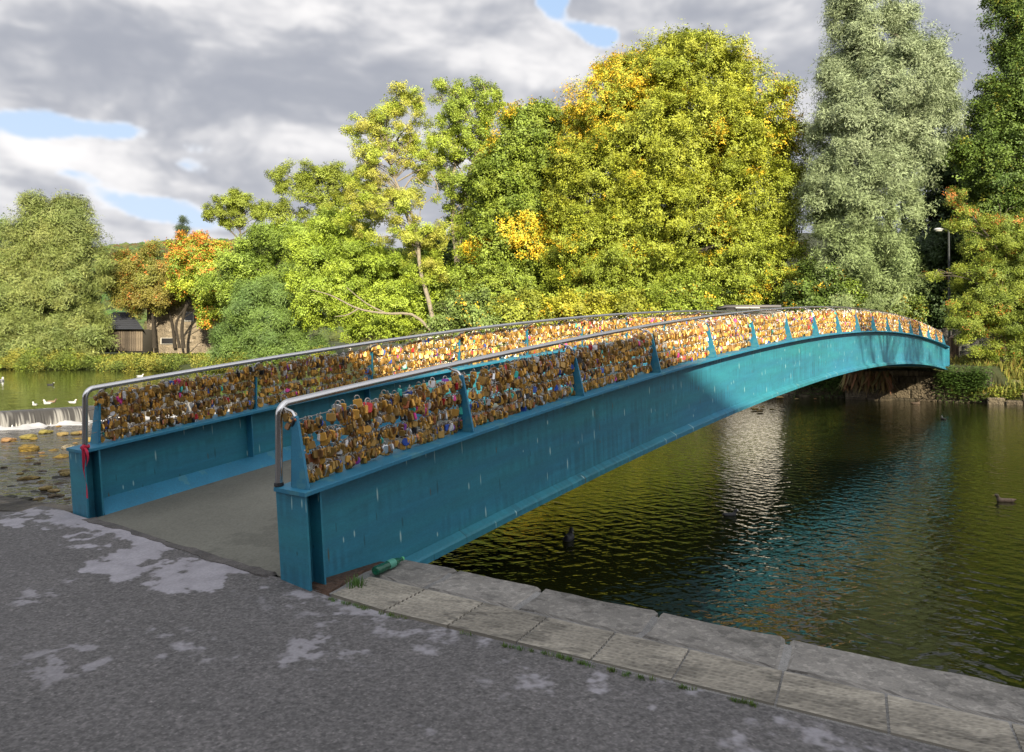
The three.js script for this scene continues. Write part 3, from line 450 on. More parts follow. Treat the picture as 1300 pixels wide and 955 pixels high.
{
  const R = rng(41), geos = [0, 1, 2, 3, 4, 5].map((k) => rockGeo(k + 1));
  const tones = { ochre: lin(.36, .235, .03), pale: lin(.50, .43, .30), mossy: lin(.045, .042, .018), brown: lin(.20, .13, .045) };
  const mats = Object.fromEntries(Object.entries(tones).map(([k, c]) => [k, std({ color: c, map: tex(256, 256, (x, y) => { const v = .7 + .7 * (tfbm(x, y, 5, 5, k.length) - .5); return [v, v, v * (.8 + .4 * tfbm(x, y, 4, 3, 9))]; }, { repeat: [2, 2] }), bumpMap: grainBump, bumpScale: .05, roughness: .6 })]));
  const list = [[18, 561, 17, 'ochre', 'at the far left below the foam'], [82, 559, 12, 'ochre', 'just left of the left parapet end, below the foam'], [98, 557, 14, 'ochre', 'behind the left handrail leg'], [37, 572, 22, 'ochre', 'with a high flat top'], [86, 569, 16, 'pale', 'behind the top of the left end plate'], [67, 571, 14, 'ochre', 'right of the high flat stone'], [55, 578, 12, 'ochre', 'in the middle of the run'], [79, 579, 24, 'ochre', 'under the pale stone'], [47, 587, 9, 'brown', 'between the high stone and the broad stone'], [83, 597, 19, 'ochre', 'beside the left end plate'], [36, 606, 28, 'ochre', 'broadest, low and flat in the run'], [52, 610, 11, 'ochre', 'touching the right of the broad flat stone'], [61, 618, 14, 'pale', 'two toned, below the broad flat stone'], [75, 613, 12, 'brown', 'left of the end plate at mid height'], [71, 628, 18, 'brown', 'low by the concrete apron'], [49, 632, 15, 'ochre', 'at the edge of the apron'], [10, 631, 22, 'mossy', 'largest dark one, at the far left of the apron'], [31, 633, 20, 'mossy', 'along the apron edge beside the largest dark one'], [45, 623, 13, 'mossy', 'above the apron edge'], [73, 605, 16, 'mossy', 'behind the two toned stone'], [33, 597, 9, 'brown', 'above the broad flat stone'], [53, 597, 11, 'brown', 'up from the broad flat stone'], [69, 589, 9, 'ochre', 'below the pale stone'], [84, 632, 9, 'ochre', 'at the foot of the end plate'], [112, 560, 14, 'ochre', 'seen behind the first left post'], [128, 563, 12, 'ochre', 'seen under the first panel of locks'], [5, 592, 8, 'brown', 'at the left edge of the picture'], [14, 616, 9, 'mossy', 'up from the largest dark one']];
  const words = { ochre: 'ochre algae covered stone', pale: 'pale dry stone', mossy: 'dark mossy stone', brown: 'brown wet stone' };
  const proto = {};
  list.forEach(([x, y, wd, tone, where], k) => {
    const p = onPlane(x, y, RIVER + .05), D = -p.z, r = wd / 2 / F * D, key = tone + k % 6; let o;
    if (!proto[key]) { o = proto[key] = new THREE.Mesh(geos[k % 6], mats[tone]); o.castShadow = o.receiveShadow = true; } else o = proto[key].clone();
    o.name = numbered('rock'); info(o, `${words[tone]} ${where}`, 'stone', 'stones in the shallow run below the weir'); o.position.copy(p).setY(RIVER + .03 + (tone === 'pale' || k === 3 ? r * .35 : 0)); o.rotation.y = R() * 6; o.scale.set(r * 1.05, r * (tone === 'pale' || k === 3 ? .95 : .62), r * .95); scene.add(o);
  });
  const cobbles = []; for (let k = 0; k < 420; k++) { const u = 0.6 + R() * 26, w = 3.6 + R() * 12, p = G(u, w, 0); if (fbm(p.x * .35, p.z * .35, 2.5, 3) < .47) continue; const s = .05 + .16 * R() * R(); cobbles.push({ p: p.setY(RIVER + .03 + .05 * (w - 3) / 13 + .02), s: V(s, s * .6, s * .9), ry: R() * 6, c: lin(.22 + .12 * R(), .15 + .06 * R(), .035 + .04 * R()) }); }
  info(scatter('river_cobbles', geos[2], std({ color: 0xffffff, roughness: .6, bumpMap: grainBump, bumpScale: .04 }), cobbles, scene), 'scattered small brown stones breaking the surface of the shallow run', 'cobbles', null, 'stuff');
  const sub = new THREE.Mesh(geos[3], std({ color: lin(.045, .02, .014), roughness: .5, bumpMap: grainBump, bumpScale: .05 })); sub.name = numbered('rock'); const sp = onPlane(968, 773, RIVER); sub.position.copy(sp).setY(RIVER - .05); sub.scale.set(.17, .10, .12); sub.castShadow = sub.receiveShadow = true; info(sub, 'dark reddish rock barely breaking the river surface near the quay', 'stone'); scene.add(sub);
}

// ------------------------------------------------------------------ birds: one continuous body each
function birdGeo(parts, res, colour) {      // parts: [ax, ay, az, ra, bx, by, bz, rb] tapered capsules joined smoothly
  const mc = new MarchingCubes(res, new THREE.MeshBasicMaterial(), false, false, 60000); mc.isolation = 0;
  const half = res / 2; const sd = (x, y, z) => { let d = 1e9; for (const [ax, ay, az, ra, bx, by, bz, rb] of parts) { const vx = bx - ax, vy = by - ay, vz = bz - az, px = x - ax, py = y - ay, pz = z - az, l = vx * vx + vy * vy + vz * vz, t = l ? clamp((px * vx + py * vy + pz * vz) / l) : 0; const e = Math.hypot(px - vx * t, py - vy * t, pz - vz * t) - lerp(ra, rb, t), k = .10; const h = clamp(.5 + .5 * (d - e) / k); d = lerp(d, e, h) - k * h * (1 - h); } return d; };
  for (let k = 0; k < res; k++) for (let j = 0; j < res; j++) for (let i = 0; i < res; i++) mc.field[i + j * res + k * res * res] = -sd((i - half) / half, (j - half) / half, (k - half) / half);
  mc.update(); const n = mc.count, pos = Array.from(mc.positionArray.slice(0, n * 3)), nor = Array.from(mc.normalArray.slice(0, n * 3)), col = [];
  for (let i = 0; i < n; i++) { const c = colour(pos[i * 3], pos[i * 3 + 1], pos[i * 3 + 2]); col.push(...c); }
  const g = new THREE.BufferGeometry(); g.setAttribute('position', new THREE.Float32BufferAttribute(pos, 3)); g.setAttribute('normal', new THREE.Float32BufferAttribute(nor, 3)); g.setAttribute('color', new THREE.Float32BufferAttribute(col, 3)); g.setAttribute('uv', new THREE.Float32BufferAttribute(new Array(n * 2).fill(0), 2)); return g;
}
{
  const mat = std({ vertexColors: true, roughness: .65 });
  const swim = [[-.45, .02, 0, .20, .35, .0, 0, .24], [-.45, .04, 0, .18, -.82, .16, 0, .05], [.42, .05, 0, .19, .60, .42, 0, .10], [.60, .44, 0, .13, .68, .46, 0, .12]];
  const preen = [[-.35, 0, 0, .26, .30, .02, 0, .27], [-.35, .1, 0, .2, -.62, .32, .05, .07], [.3, .1, 0, .2, .42, .46, .05, .11], [.42, .48, .05, .14, .28, .42, .12, .12]];
  const bill = (c) => [new THREE.ConeGeometry(.055, .22, 8).rotateZ(-Math.PI / 2), std({ color: c, roughness: .5 })];
  const gullG = birdGeo([...swim.slice(0, 1), [-.45, .05, 0, .16, -.9, .12, 0, .04], ...swim.slice(2)], 40, (x, y, z) => (y > .07 && x < .3 && y < .3 ? [.28, .29, .31] : x < -.66 ? [.05, .05, .05] : [.5, .5, .49]));
  const cootG = birdGeo(swim, 40, (x, y) => (x > .70 && y > .42 ? [.7, .7, .66] : [.018, .018, .02])), preenG = birdGeo(preen, 40, () => [.016, .016, .018]);
  const duckG = birdGeo(swim, 40, (x, y, z) => { const n = fbm(x * 9, y * 9, z * 9, 3); return x > .5 ? [.10, .075, .05] : [.17 * (.5 + n), .115 * (.5 + n), .07 * (.5 + n)]; });
  const kinds = { gull: [gullG, ...bill(lin(.35, .06, .03)), 'gull'], coot: [cootG, ...bill(lin(.75, .74, .70)), 'coot'], preening: [preenG, ...bill(lin(.70, .68, .62)), 'coot'], duck: [duckG, ...bill(lin(.35, .26, .06)), 'duck'] };
  const birds = [['gull', 44, 518, POOL + .02, 12, 2.6, 'white gull with grey wings standing on the weir edge, leftmost of the three there', 'gulls along the weir edge'], ['gull', 60, 516, POOL + .02, 14, 0.2, 'white gull on the weir edge, middle of the three there', 'gulls along the weir edge'], ['gull', 92, 515, POOL + .02, 13, 3.3, 'white gull on the weir edge, close to the left handrail', 'gulls along the weir edge'], ['duck', 66, 514, POOL + .02, 10, 0.3, 'brown duck behind the middle gull on the weir edge'], ['gull', 178, 478, POOL, 9, 2.8, 'white gull floating on the upper pool just above the left handrail'], ['gull', 2, 484, POOL, 10, 1.2, 'white gull on the upper pool at the left edge of the picture'], ['coot', 64, 489, POOL, 8, 0.1, 'small dark bird floating on the upper pool'],
    ['preening', 722, 685, RIVER, 21, 1.2, 'black coot with its head turned back, nearest bird on the river below the bridge'], ['coot', 927, 655, RIVER, 19, 0.2, 'black coot swimming in the middle of the river beside the pale reflection'], ['duck', 1276, 637, RIVER, 22, 2.9, 'brown duck swimming at the far right of the river'], ['duck', 1163, 513, RIVER, 13, 0.2, 'brown duck by the far bank under the bridge end'], ['coot', 1197, 509, RIVER, 13, 0, 'dark bird by the far bank below the lamp post'], ['duck', 1288, 514, RIVER, 13, 2.6, 'brown duck under the far bank bushes at the right edge'], ['coot', 1198, 533, RIVER, 8, 1.5, 'tiny dark bird alone out from the far bank']];
  const proto = {};
  for (const [k, x, y, lvl, wd, turn, label, group] of birds) {
    const p = onPlane(x, y, lvl), s = wd / 1.55 / F * -p.z * (Math.abs(Math.cos(turn)) < .5 ? 1.5 : 1.05) * (k === 'gull' ? .85 : 1); let o;
    if (!proto[k]) { o = proto[k] = new THREE.Group(); part('body', kinds[k][0], mat, o); const b = part('bill', kinds[k][1], kinds[k][2], o); if (k === 'preening') { b.position.set(.2, .38, .24); b.rotation.y = -1.9; } else b.position.set(.86, .44, 0); } else o = proto[k].clone();
    o.name = numbered(kinds[k][3]); info(o, label, kinds[k][3], group); o.position.copy(p).setY(lvl + s * .06 + (lvl === POOL + .02 ? .07 : 0)); o.rotation.y = turn; o.scale.setScalar(s); scene.add(o);
  }
}

// ------------------------------------------------------------------ far bank: ground, walls, hills
const landMat = std({ color: lin(0.075, 0.085, 0.03), map: tex(512, 512, (x, y) => { const a = tfbm(x, y, 8, 6, 5), b = tfbm(x, y, 3, 3, 15); return [.6 + .6 * (b - .3) * a, .72 + .3 * (a - .5), .5 + .4 * (a - .5)]; }, { repeat: [.2, .2] }), bumpMap: grainBump, bumpScale: .1 });
const bankU = 28.4;
const bank = [[-420, -150], [-160, -78], [-80, -62], [-37, -54.4], [-27, -50], [-15, -44.3], [-6, -41], [1.5, -38.6], ...[15, 12, 9, 6, 3, 0, -3, -6, -10, -16, -26, -50, -120].map((w) => { const p = G(bankU + (w < -3 ? .4 * Math.sin(w * 1.3) : 0), w, 0); return [p.x, p.z]; })];
const wallFrom = 8;                                            // from here on the bank is a steep stone edge
const landHeight = (d, steep) => steep ? lerp(-1, 0.86, smooth(0.02, 0.30, d)) + 0.16 * smooth(.3, 4, d) + .012 * Math.max(0, d - 6) : lerp(-.9, POOL + .35, smooth(0, 1.1, d)) + .55 * smooth(1, 7, d) + .012 * Math.max(0, d - 6);
{
  const fine = []; for (let i = 0; i < bank.length - 1; i++) { const a = bank[i], b = bank[i + 1], n = Math.max(1, Math.min(40, Math.round(Math.hypot(a[0] - b[0], a[1] - b[1]) / .8))); for (let k = 0; k < n; k++) fine.push([lerp(a[0], b[0], k / n), lerp(a[1], b[1], k / n), i]); } fine.push([...bank[bank.length - 1], bank.length - 1]);
  const offs = [0, .06, .15, .3, .5, .8, 1.2, 1.8, 2.6, 3.6, 5, 7, 10, 15, 25, 60, 150, 400, 1200];
  const pos = [], uv = [], idx = [], m = offs.length;
  fine.forEach(([x, z, seg], i) => {
    const a = fine[Math.max(0, i - 14)], b = fine[Math.min(fine.length - 1, i + 14)]; let nx = (b[1] - a[1]), nz = -(b[0] - a[0]); const l = Math.hypot(nx, nz); nx /= l; nz /= l;
    const fx = x * .004 + .6, far = V(fx * .35, 0, -1).normalize();
    const steep = seg >= wallFrom; const u0 = toUW(x, z), cut = steep && u0[1] > -2.2 && u0[1] < 9;
    offs.forEach((d0, k) => { const d = d0 + (d0 > 0 && d0 < 8 ? .5 * (fbm(x * .8, z * .8, d0, 3) - .5) * Math.min(1, d0) : 0); const t = smooth(6, 60, d0); const qx = lerp(nx, far.x * (x < -100 ? -1.5 : 1), t * .8), qz = lerp(nz, far.z, t); const px = x + qx * d, pz = z + qz * d;
      let y = landHeight(d0 - (cut ? .25 : 0), steep); if (steep && u0[1] < -2.2) y = lerp(landHeight(d0, true), lerp(-.9, -.12, smooth(0, .12, d0)) + .95 * smooth(.5, 3.4, d0) + .012 * Math.max(0, d0 - 6), 1);
      y += (d0 > .2 && d0 < 20 ? (cut ? .05 : .28) * (fbm(px * .7, pz * .7, 4.5, 3) - .5) : 0); pos.push(px, y, pz); uv.push(px * .5, pz * .5); });
  });
  for (let i = 0; i < fine.length - 1; i++) for (let k = 0; k < m - 1; k++) { const o = i * m + k; idx.push(o, o + m, o + 1, o + 1, o + m, o + m + 1); }
  part('bank_ground', fromArrays(pos, uv, idx), landMat, scene, 'structure');
  part('land', uvPlane([V(-2500, 0, 200), V(-2500, 0, -2800), V(2500, 0, -2800), V(2500, 0, 200)], -1.6, 4), landMat, scene, 'structure');
}
// coursed stone wall under and beside the bridge end; every block is a stone of its own
{
  const t = thing('river_wall', 'weathered coursed stone river wall under the far end of the bridge', 'wall'); const R = rng(9);
  const mats = [[.26, .205, .135], [.20, .155, .10], [.29, .235, .155], [.14, .115, .075], [.16, .15, .06]].map(([r, g, b]) => std({ color: lin(r, g, b), map: grainMap, bumpMap: grainBump, bumpScale: .10 }));
  const rows = [[-.75, -.30], [-.30, .02], [.02, .28], [.28, .54], [.54, .74]];
  rows.forEach(([y0, y1], r) => { let w = -1.2 - R() * .2 - (r === 0 ? 1 : 0); while (w < 10.5) { const len = .35 + R() * .55, d = bankU + (r === 0 ? -.10 : 0) + (R() - .5) * .06; const g = slabGeo([G(d, w, 0), G(d, w + len - .02, 0), G(d + .34, w + len - .02, 0), G(d + .34, w, 0)], y1 - .014, y0, .035, .05); part('stone', g, mats[Math.floor(R() * (r < 1 ? 5 : 4))], t); w += len; } });
  part('mortar', slabGeo([G(bankU + .06, -1.5, 0), G(bankU + .06, 10.6, 0), G(bankU + .4, 10.6, 0), G(bankU + .4, -1.5, 0)], .72, -1, .01), std({ color: lin(.13, .115, .09), map: grainMap }), t);
  // pier under the bridge
  const p2 = thing('bridge_pier', 'squat stone pier below the far end of the bridge, draped with dry stems', 'pier');
  rows.slice(0, 5).forEach(([y0, y1], r) => { for (let k = 0; k < 2; k++) part('stone', slabGeo([G(bankU - .75, 1.65 + k * .78, 0), G(bankU - .75, 2.41 + k * .78, 0), G(bankU, 2.41 + k * .78, 0), G(bankU, 1.65 + k * .78, 0)], y1 - .012, y0, .02, .03), mats[(r + k) % 4], p2); });
  const stems = []; for (let k = 0; k < 170; k++) stems.push({ p: G(bankU - .78 - R() * .06, 1.6 + R() * 1.6, .72 - R() * .2), s: .35 + R() * .55, rx: 2.95 + R() * .35, ry: R() * 6.2, c: lin(.12 + .10 * R(), .085 + .05 * R(), .045) });
  const st = scatter('dry_stems', bladeGeo(5, 1, .12, 12), std({ color: 0xffffff, roughness: .9 }), stems, p2); st.userData.kind = 'stuff';
  // ledge stones at the waterline to the right
  for (let k = 0; k < 26; k++) { const w = -1.4 - k * .52, d = bankU - .12 + .4 * Math.sin(w * 1.3) + (R() - .5) * .14; const o = part('ledge_stone', slabGeo([G(d, w, 0), G(d + .05, w - .48, 0), G(d + .8, w - .48, 0), G(d + .8, w, 0)], -.27 + .13 * R(), -.8, .045, .10), [mats[1], mats[4], mats[0], mats[2]][Math.floor(R() * 4)], scene); info(o, `low flat stone edging the water, number ${k + 1} to the right of the bridge end`.replace(/number (\d+)/, (_, n) => ['first', 'second', 'third', 'fourth', 'fifth', 'sixth', 'seventh', 'eighth', 'ninth', 'tenth', 'eleventh', 'twelfth', 'thirteenth', 'fourteenth', 'fifteenth', 'sixteenth', 'seventeenth', 'eighteenth', 'nineteenth', 'twentieth', 'twenty-first', 'twenty-second', 'twenty-third', 'twenty-fourth', 'twenty-fifth', 'twenty-sixth'][n - 1]), 'stone', 'ledge stones along the far water edge'); if (k > 12) scene.remove(o); }
}
// loose stones on the earth slope right of the bridge end
{
  const R = rng(71), geos = [11, 12, 13].map((k) => rockGeo(k, .7)), mats = [[.36, .29, .19], [.27, .22, .15], [.30, .27, .12]].map(([r, g, b]) => std({ color: lin(r, g, b), map: grainMap, bumpMap: grainBump, bumpScale: .06 }));
  const where = ['just under the bridge end', 'low on the slope below the lamp post', 'half way up the slope below the brown posts', 'at the water edge below the brown posts', 'under the left edge of the hawthorn', 'in the ivy below the hawthorn', 'high on the slope behind the ivy', 'at the water edge below the hawthorn', 'right of the ivy on the slope', 'at the top of the slope under the hawthorn', 'low on the slope near the right edge', 'half way up the slope near the right edge'];
  where.forEach((label, k) => { const w = -1.2 - k * .42, d = .25 + 1.6 * ((k * .37) % 1), p = G(bankU + d, w, 0); p.y = lerp(-.15, .8, smooth(.1, 3.0, d)); const o = part('rock', geos[k % 3], mats[k % 3], scene); info(o, `pale weathered rock ${label}`, 'stone', 'rocks on the slope right of the bridge end'); const s = .22 + .2 * R(); o.position.copy(p); o.scale.set(s * 1.3, s, s); o.rotation.y = R() * 6; });
}
// dry stone boundary wall behind the bridge end, and posts
{
  const R = rng(19), t = thing('boundary_wall', 'dark dry stone boundary wall behind the far end of the bridge', 'wall');
  const mats = [[.10, .095, .09], [.13, .12, .11], [.075, .07, .068]].map(([r, g, b]) => std({ color: lin(r, g, b), map: grainMap, bumpMap: grainBump, bumpScale: .08 }));
  const a = at(1150, 440, 37), b = at(1330, 440, 33), len = Math.hypot(b.x - a.x, b.z - a.z), dx = (b.x - a.x) / len, dz = (b.z - a.z) / len;
  for (let r = 0; r < 6; r++) { let s = -R() * .3; while (s < len) { const l = .3 + R() * .35; const y0 = .95 + r * .25, P = (q, e) => V(a.x + dx * q - dz * e, 0, a.z + dz * q + dx * e), j = (R() - .5) * .06; part('stone', slabGeo([P(s, j), P(s + l - .02, j), P(s + l - .02, j - .4), P(s, j - .4)], y0 + .235 + (r === 5 ? R() * .1 : 0), y0, .03), mats[Math.floor(R() * 3)], t); s += l; } }
  const post = (x, yb, yt, D, wpx, label) => { const q = thing('bollard', label, 'post', null, at(x, yb, D)); const h = (yb - yt) / F * D, r = wpx / 2 / F * D; part('shaft', shift(new THREE.BoxGeometry(r * 2, h, r * 2), 0, h / 2, 0), std({ color: lin(.20, .13, .09), map: grainMap }), q); part('cap', shift(new THREE.ConeGeometry(r * 1.3, r * 1.4, 4).rotateY(Math.PI / 4), 0, h + r * .7, 0), std({ color: lin(.22, .15, .10) }), q); };
  post(1208.5, 462, 429, 30.2, 5, 'taller brown post at the foot of the lamp post'); post(1214, 462, 437, 30.6, 4.5, 'shorter brown post just right of the lamp post');
  const lp = thing('lamp_post', 'thin dark lamp post rising behind the far end of the bridge', 'lamp post', null, at(1205.5, 458, 31)); const H = 165 / F * 31;
  part('pole', limb([V(0, 0, 0), V(0, 1, 0), V(0, 1.05, 0), V(0, H, 0)], [.075, .07, .05, .04], 0, 10), std({ color: lin(.035, .04, .042), roughness: .5, metalness: .3 }), lp);
  part('arm', limb([V(0, H - .02, 0), V(-.1, H + .05, 0), V(-.3, H + .07, 0)], .028, .024, 8), std({ color: lin(.05, .05, .05) }), lp);
  const hd = part('lamp_head', shift(new THREE.SphereGeometry(.2, 14, 8).scale(1, .35, .6), -.42, H + .06, 0), std({ color: lin(.35, .36, .37), roughness: .4 }), lp); part('lens', shift(new THREE.SphereGeometry(.15, 12, 6).scale(1, .35, .6), -.42, H + .015, 0), std({ color: lin(.6, .6, .55), roughness: .2 }), hd);
}
// wooded hill far away
{
  const n = 90, m = 16, pos = [], uv = [], idx = [];
  const H = (x, t) => { const s = Math.exp(-Math.pow((x + 165) / 95, 2)) * 12 + Math.exp(-Math.pow((x - 180) / 200, 2)) * 20 + 47; return s * smooth(0, 1, t) + 4 * (fbm(x * .02, t * 3, 3.5, 4) - .5) * t; };
  for (let i = 0; i <= n; i++) for (let k = 0; k <= m; k++) { const x = lerp(-520, 620, i / n), t = k / m, z = -260 - 170 * t; pos.push(x, H(x, t) * (k === 0 ? 0 : 1), z); uv.push(x / 30, z / 30); }
  for (let i = 0; i < n; i++) for (let k = 0; k < m; k++) { const o = i * (m + 1) + k; idx.push(o, o + m + 1, o + 1, o + 1, o + m + 1, o + m + 2); }
  part('hills', fromArrays(pos, uv, idx), std({ color: lin(.055, .07, .025), map: grainMap, bumpMap: grainBump, bumpScale: 2 }), scene, 'structure');
  const R = rng(23), g = new THREE.IcosahedronGeometry(1, 2), p = g.attributes.position; for (let i = 0; i < p.count; i++) { const s = .7 + .6 * vnoise(p.getX(i) * 2.3 + 5, p.getY(i) * 2.3 + 5, p.getZ(i) * 2.3 + 5); p.setXYZ(i, p.getX(i) * s, p.getY(i) * s, p.getZ(i) * s); } g.computeVertexNormals();
  const list = []; for (let k = 0; k < 9000; k++) { const x = lerp(-330, 120, R()), t = Math.sqrt(R()), s = 1.2 + 2 * R(); list.push({ p: V(x, H(x, t) + s * .3, -260 - 170 * t), s: V(s, s * (.9 + .5 * R()), s), ry: R() * 6, c: R() < .06 ? lin(.09, .06, .02) : lin(.05 + .05 * R(), .075 + .05 * R(), .03) }); }
  info(scatter('woods', g, std({ color: 0xffffff, roughness: 1, bumpMap: grainBump, bumpScale: .6 }), list, scene), 'wooded hillside far off on the horizon behind the trees', 'woods', null, 'stuff');
}

// ------------------------------------------------------------------ buildings
function boxAt(a, b, depth, y0, y1) { const dx = b.x - a.x, dz = b.z - a.z, l = Math.hypot(dx, dz), nx = dz / l, nz = -dx / l; return slabGeo([V(a.x, 0, a.z), V(b.x, 0, b.z), V(b.x + nx * depth, 0, b.z + nz * depth), V(a.x + nx * depth, 0, a.z + nz * depth)], y1, y0, .01); }
function gable(a, b, depth, y0, y1, over = .3, thick = .12) { // ridge along a -> b
  const dx = b.x - a.x, dz = b.z - a.z, l = Math.hypot(dx, dz), ux = dx / l, uz = dz / l, nx = uz, nz = -ux, P = (s, d, y) => V(a.x + ux * s + nx * d, y, a.z + uz * s + nz * d), e = -over, pos = [], idx = [];
  const slope = (y1 - y0) / (depth / 2), yo = y0 - over * slope; const prof = [[-over, yo], [depth / 2, y1], [depth + over, yo], [depth + over, yo + thick], [depth / 2, y1 + thick * 1.1], [-over, yo + thick]];
  for (const s of [e, l + over]) for (const [d, y] of prof) { const p = P(s, d, y); pos.push(p.x, p.y, p.z); }
  for (let k = 0; k < 6; k++) { const k2 = (k + 1) % 6; idx.push(k, k2, k + 6, k2, k2 + 6, k + 6); } for (const o of [0, 6]) idx.push(o, o + 1, o + 4, o, o + 4, o + 5, o + 1, o + 2, o + 3, o + 1, o + 3, o + 4);
  return fromArrays(pos, null, idx).toNonIndexed();
}
{
  const slate = std({ color: lin(.035, .038, .05), roughness: .7, bumpMap: grainBump, bumpScale: .05 }), stoneM = std({ color: lin(.48, .39, .28), map: grainMap, bumpMap: grainBump, bumpScale: .08 }), dark = std({ color: lin(.02, .02, .022), roughness: .25 }), frame = std({ color: lin(.45, .43, .40) });
  const R = rng(33);
  { // timber shed
    const a = at(108, 441, 60), b = at(181, 441, 60), y = a.y, top = at(120, 418, 60).y, t = thing('timber_shed', 'weathered timber plank shed with dark slate roof on the far left bank', 'shed');
    part('wall', boxAt(a.clone().setZ(a.z - .06), b.clone().setZ(b.z - .06), 5, y - .4, top), std({ color: lin(.03, .026, .02) }), t);
    const n = 26; for (let k = 0; k < n; k++) { const p = a.clone().lerp(b, (k + .5) / n), h = top - y + .3; const g = new THREE.BoxGeometry((b.x - a.x) / n - .03, h, .04); g.translate(p.x, y - .3 + h / 2, p.z + .02 * R()); const q = .10 + .12 * R(); part('plank', g, std({ color: k > 22 ? lin(.36, .28, .2) : lin(q * 1.1, q * .85, q * .62), map: grainMap }), t); }
    const hipTop = at(158, 396, 62), hp = [at(104, 418, 59.6), at(182, 418, 59.6), at(182, 418, 65.4), at(104, 418, 65.4)], r0 = V(hipTop.x - 1.1, hipTop.y, hipTop.z - .4), r1 = V(hipTop.x + .3, hipTop.y, hipTop.z - .4);
    const pos = []; const tri = (...q) => q.forEach((p) => pos.push(p.x, p.y, p.z)); tri(hp[0], hp[1], r1); tri(hp[0], r1, r0); tri(hp[1], hp[2], r1); tri(hp[2], hp[3], r0); tri(hp[2], r0, r1); tri(hp[3], hp[0], r0);
    const roof = part('roof', fromArrays(pos, null, null), slate, t);
    for (let k = 1; k < 9; k++) { const f = k / 9, l0 = hp[0].clone().lerp(r0, f), l1 = hp[1].clone().lerp(r1, f); part('slate_course', limb([l0.setZ(l0.z + .02), l1.setZ(l1.z + .02)], .025, .025, 4), slate, roof); }
  }
  { // stone house behind the hawthorns
    const a = at(186, 441, 61.8), b = at(285, 441, 61.8), y = a.y, top = at(200, 372, 61.8).y, t = thing('stone_house', 'pale stone house with a small dark window half hidden behind the berried trees', 'house');
    part('wall', boxAt(a, b, 7, y - .5, top), stoneM, t); part('roof', gable(a, b, 7, top, top + 2.2), slate, t);
    for (const [x, yy, w, h] of [[240, 402, 12, 12], [213, 433, 18, 8], [262, 404, 9, 11]]) { const p = at(x, yy, 61.77), hw = w / 2 / F * 62, hh = h / 2 / F * 62; const wi = part('window', new THREE.BoxGeometry(hw * 2, hh * 2, .1).translate(p.x, p.y, p.z), frame, t); part('pane', new THREE.BoxGeometry(hw * 1.7, hh * 1.7, .04).translate(p.x, p.y, p.z + .05), dark, wi); }
    for (let k = 0; k < 40; k++) { const x = lerp(190, 280, R()), yy = lerp(380, 438, R()), p = at(x, yy, 61.77); part('stone', new THREE.BoxGeometry(.25 + .4 * R(), .16 + .1 * R(), .06).translate(p.x, p.y, p.z), k % 3 ? stoneM : std({ color: lin(.58, .48, .36), map: grainMap }), t); }
  }
  { const a = at(296, 365, 78), b = at(356, 365, 78), t = thing('slate_roofed_house', 'grey slate roof of a house showing between the trees above the round bush', 'house'); part('wall', boxAt(a, b, 6, 0, a.y), stoneM, t); part('roof', gable(a, b, 6, a.y, at(330, 340, 78).y), std({ color: lin(.16, .15, .155), map: grainMap }), t); part('chimney', boxAt(at(312, 360, 80), at(318, 360, 80), .6, 4, at(314, 330, 80).y), stoneM, t); }
  { // low grey shelter seen over the bridge
    const a = at(924, 412, 37.5), b = at(990, 412, 37.5), y1 = at(930, 387.5, 37.5).y, t = thing('grey_shelter', 'low flat grey building seen just above the bridge handrail', 'building');
    part('wall', boxAt(a, b, 3, .2, y1 - .62), std({ color: lin(.62, .60, .57) }), t); part('fascia', boxAt(at(923, 412, 37.42), at(991, 412, 37.42), 3.2, y1 - .617, y1 - .12), std({ color: lin(.24, .225, .22), map: grainMap }), t); part('roof', boxAt(at(921.5, 412, 37.35), at(992, 412, 37.35), 3.4, y1 - .117, y1), std({ color: lin(.15, .14, .145) }), t);
    for (const [x0, x1] of [[935, 950], [953, 963]]) { const p = at(x0, 391.5, 37.38), q = at(x1, 398, 37.38); const wi = part('window', new THREE.BoxGeometry(q.x - p.x, p.y - q.y, .08).translate((p.x + q.x) / 2, (p.y + q.y) / 2, p.z), dark, t); part('frame', new THREE.BoxGeometry(q.x - p.x + .1, .06, .1).translate((p.x + q.x) / 2, p.y + .03, p.z), frame, wi); }
  }
  // houses across the street behind the camera: their roofs keep the near end of the bridge in shade
  const block = (x0, x1, z, eave, ridge, depth, label) => { const t = thing('terrace_house', label, 'house'); const a = V(x1, 0, z), b = V(x0, 0, z); part('wall', boxAt(a, b, depth, -.2, eave), stoneM, t); const a2 = V(x1, 0, z + depth), b2 = V(x0, 0, z + depth); part('roof', gable(V(x0, 0, z + depth), V(x1, 0, z + depth), depth, eave, ridge), slate, t); for (let x = x0 + 2; x < x1 - 1; x += 3) for (const y of [1.2, 4.4, 7.6]) { const wi = part('window', new THREE.BoxGeometry(1.1, 1.5, .12).translate(x, y + .75, z - .04), frame, t); part('pane', new THREE.BoxGeometry(.95, 1.35, .06).translate(x, y + .75, z - .08), dark, wi); } };
  block(1.3, 40, 20, 12.6, 17.5, 10, 'tall stone terrace house across the street behind the viewer');
  block(-36, 1.15, 21, 11.4, 16.0, 8, 'lower stone terrace house across the street behind the viewer');
}

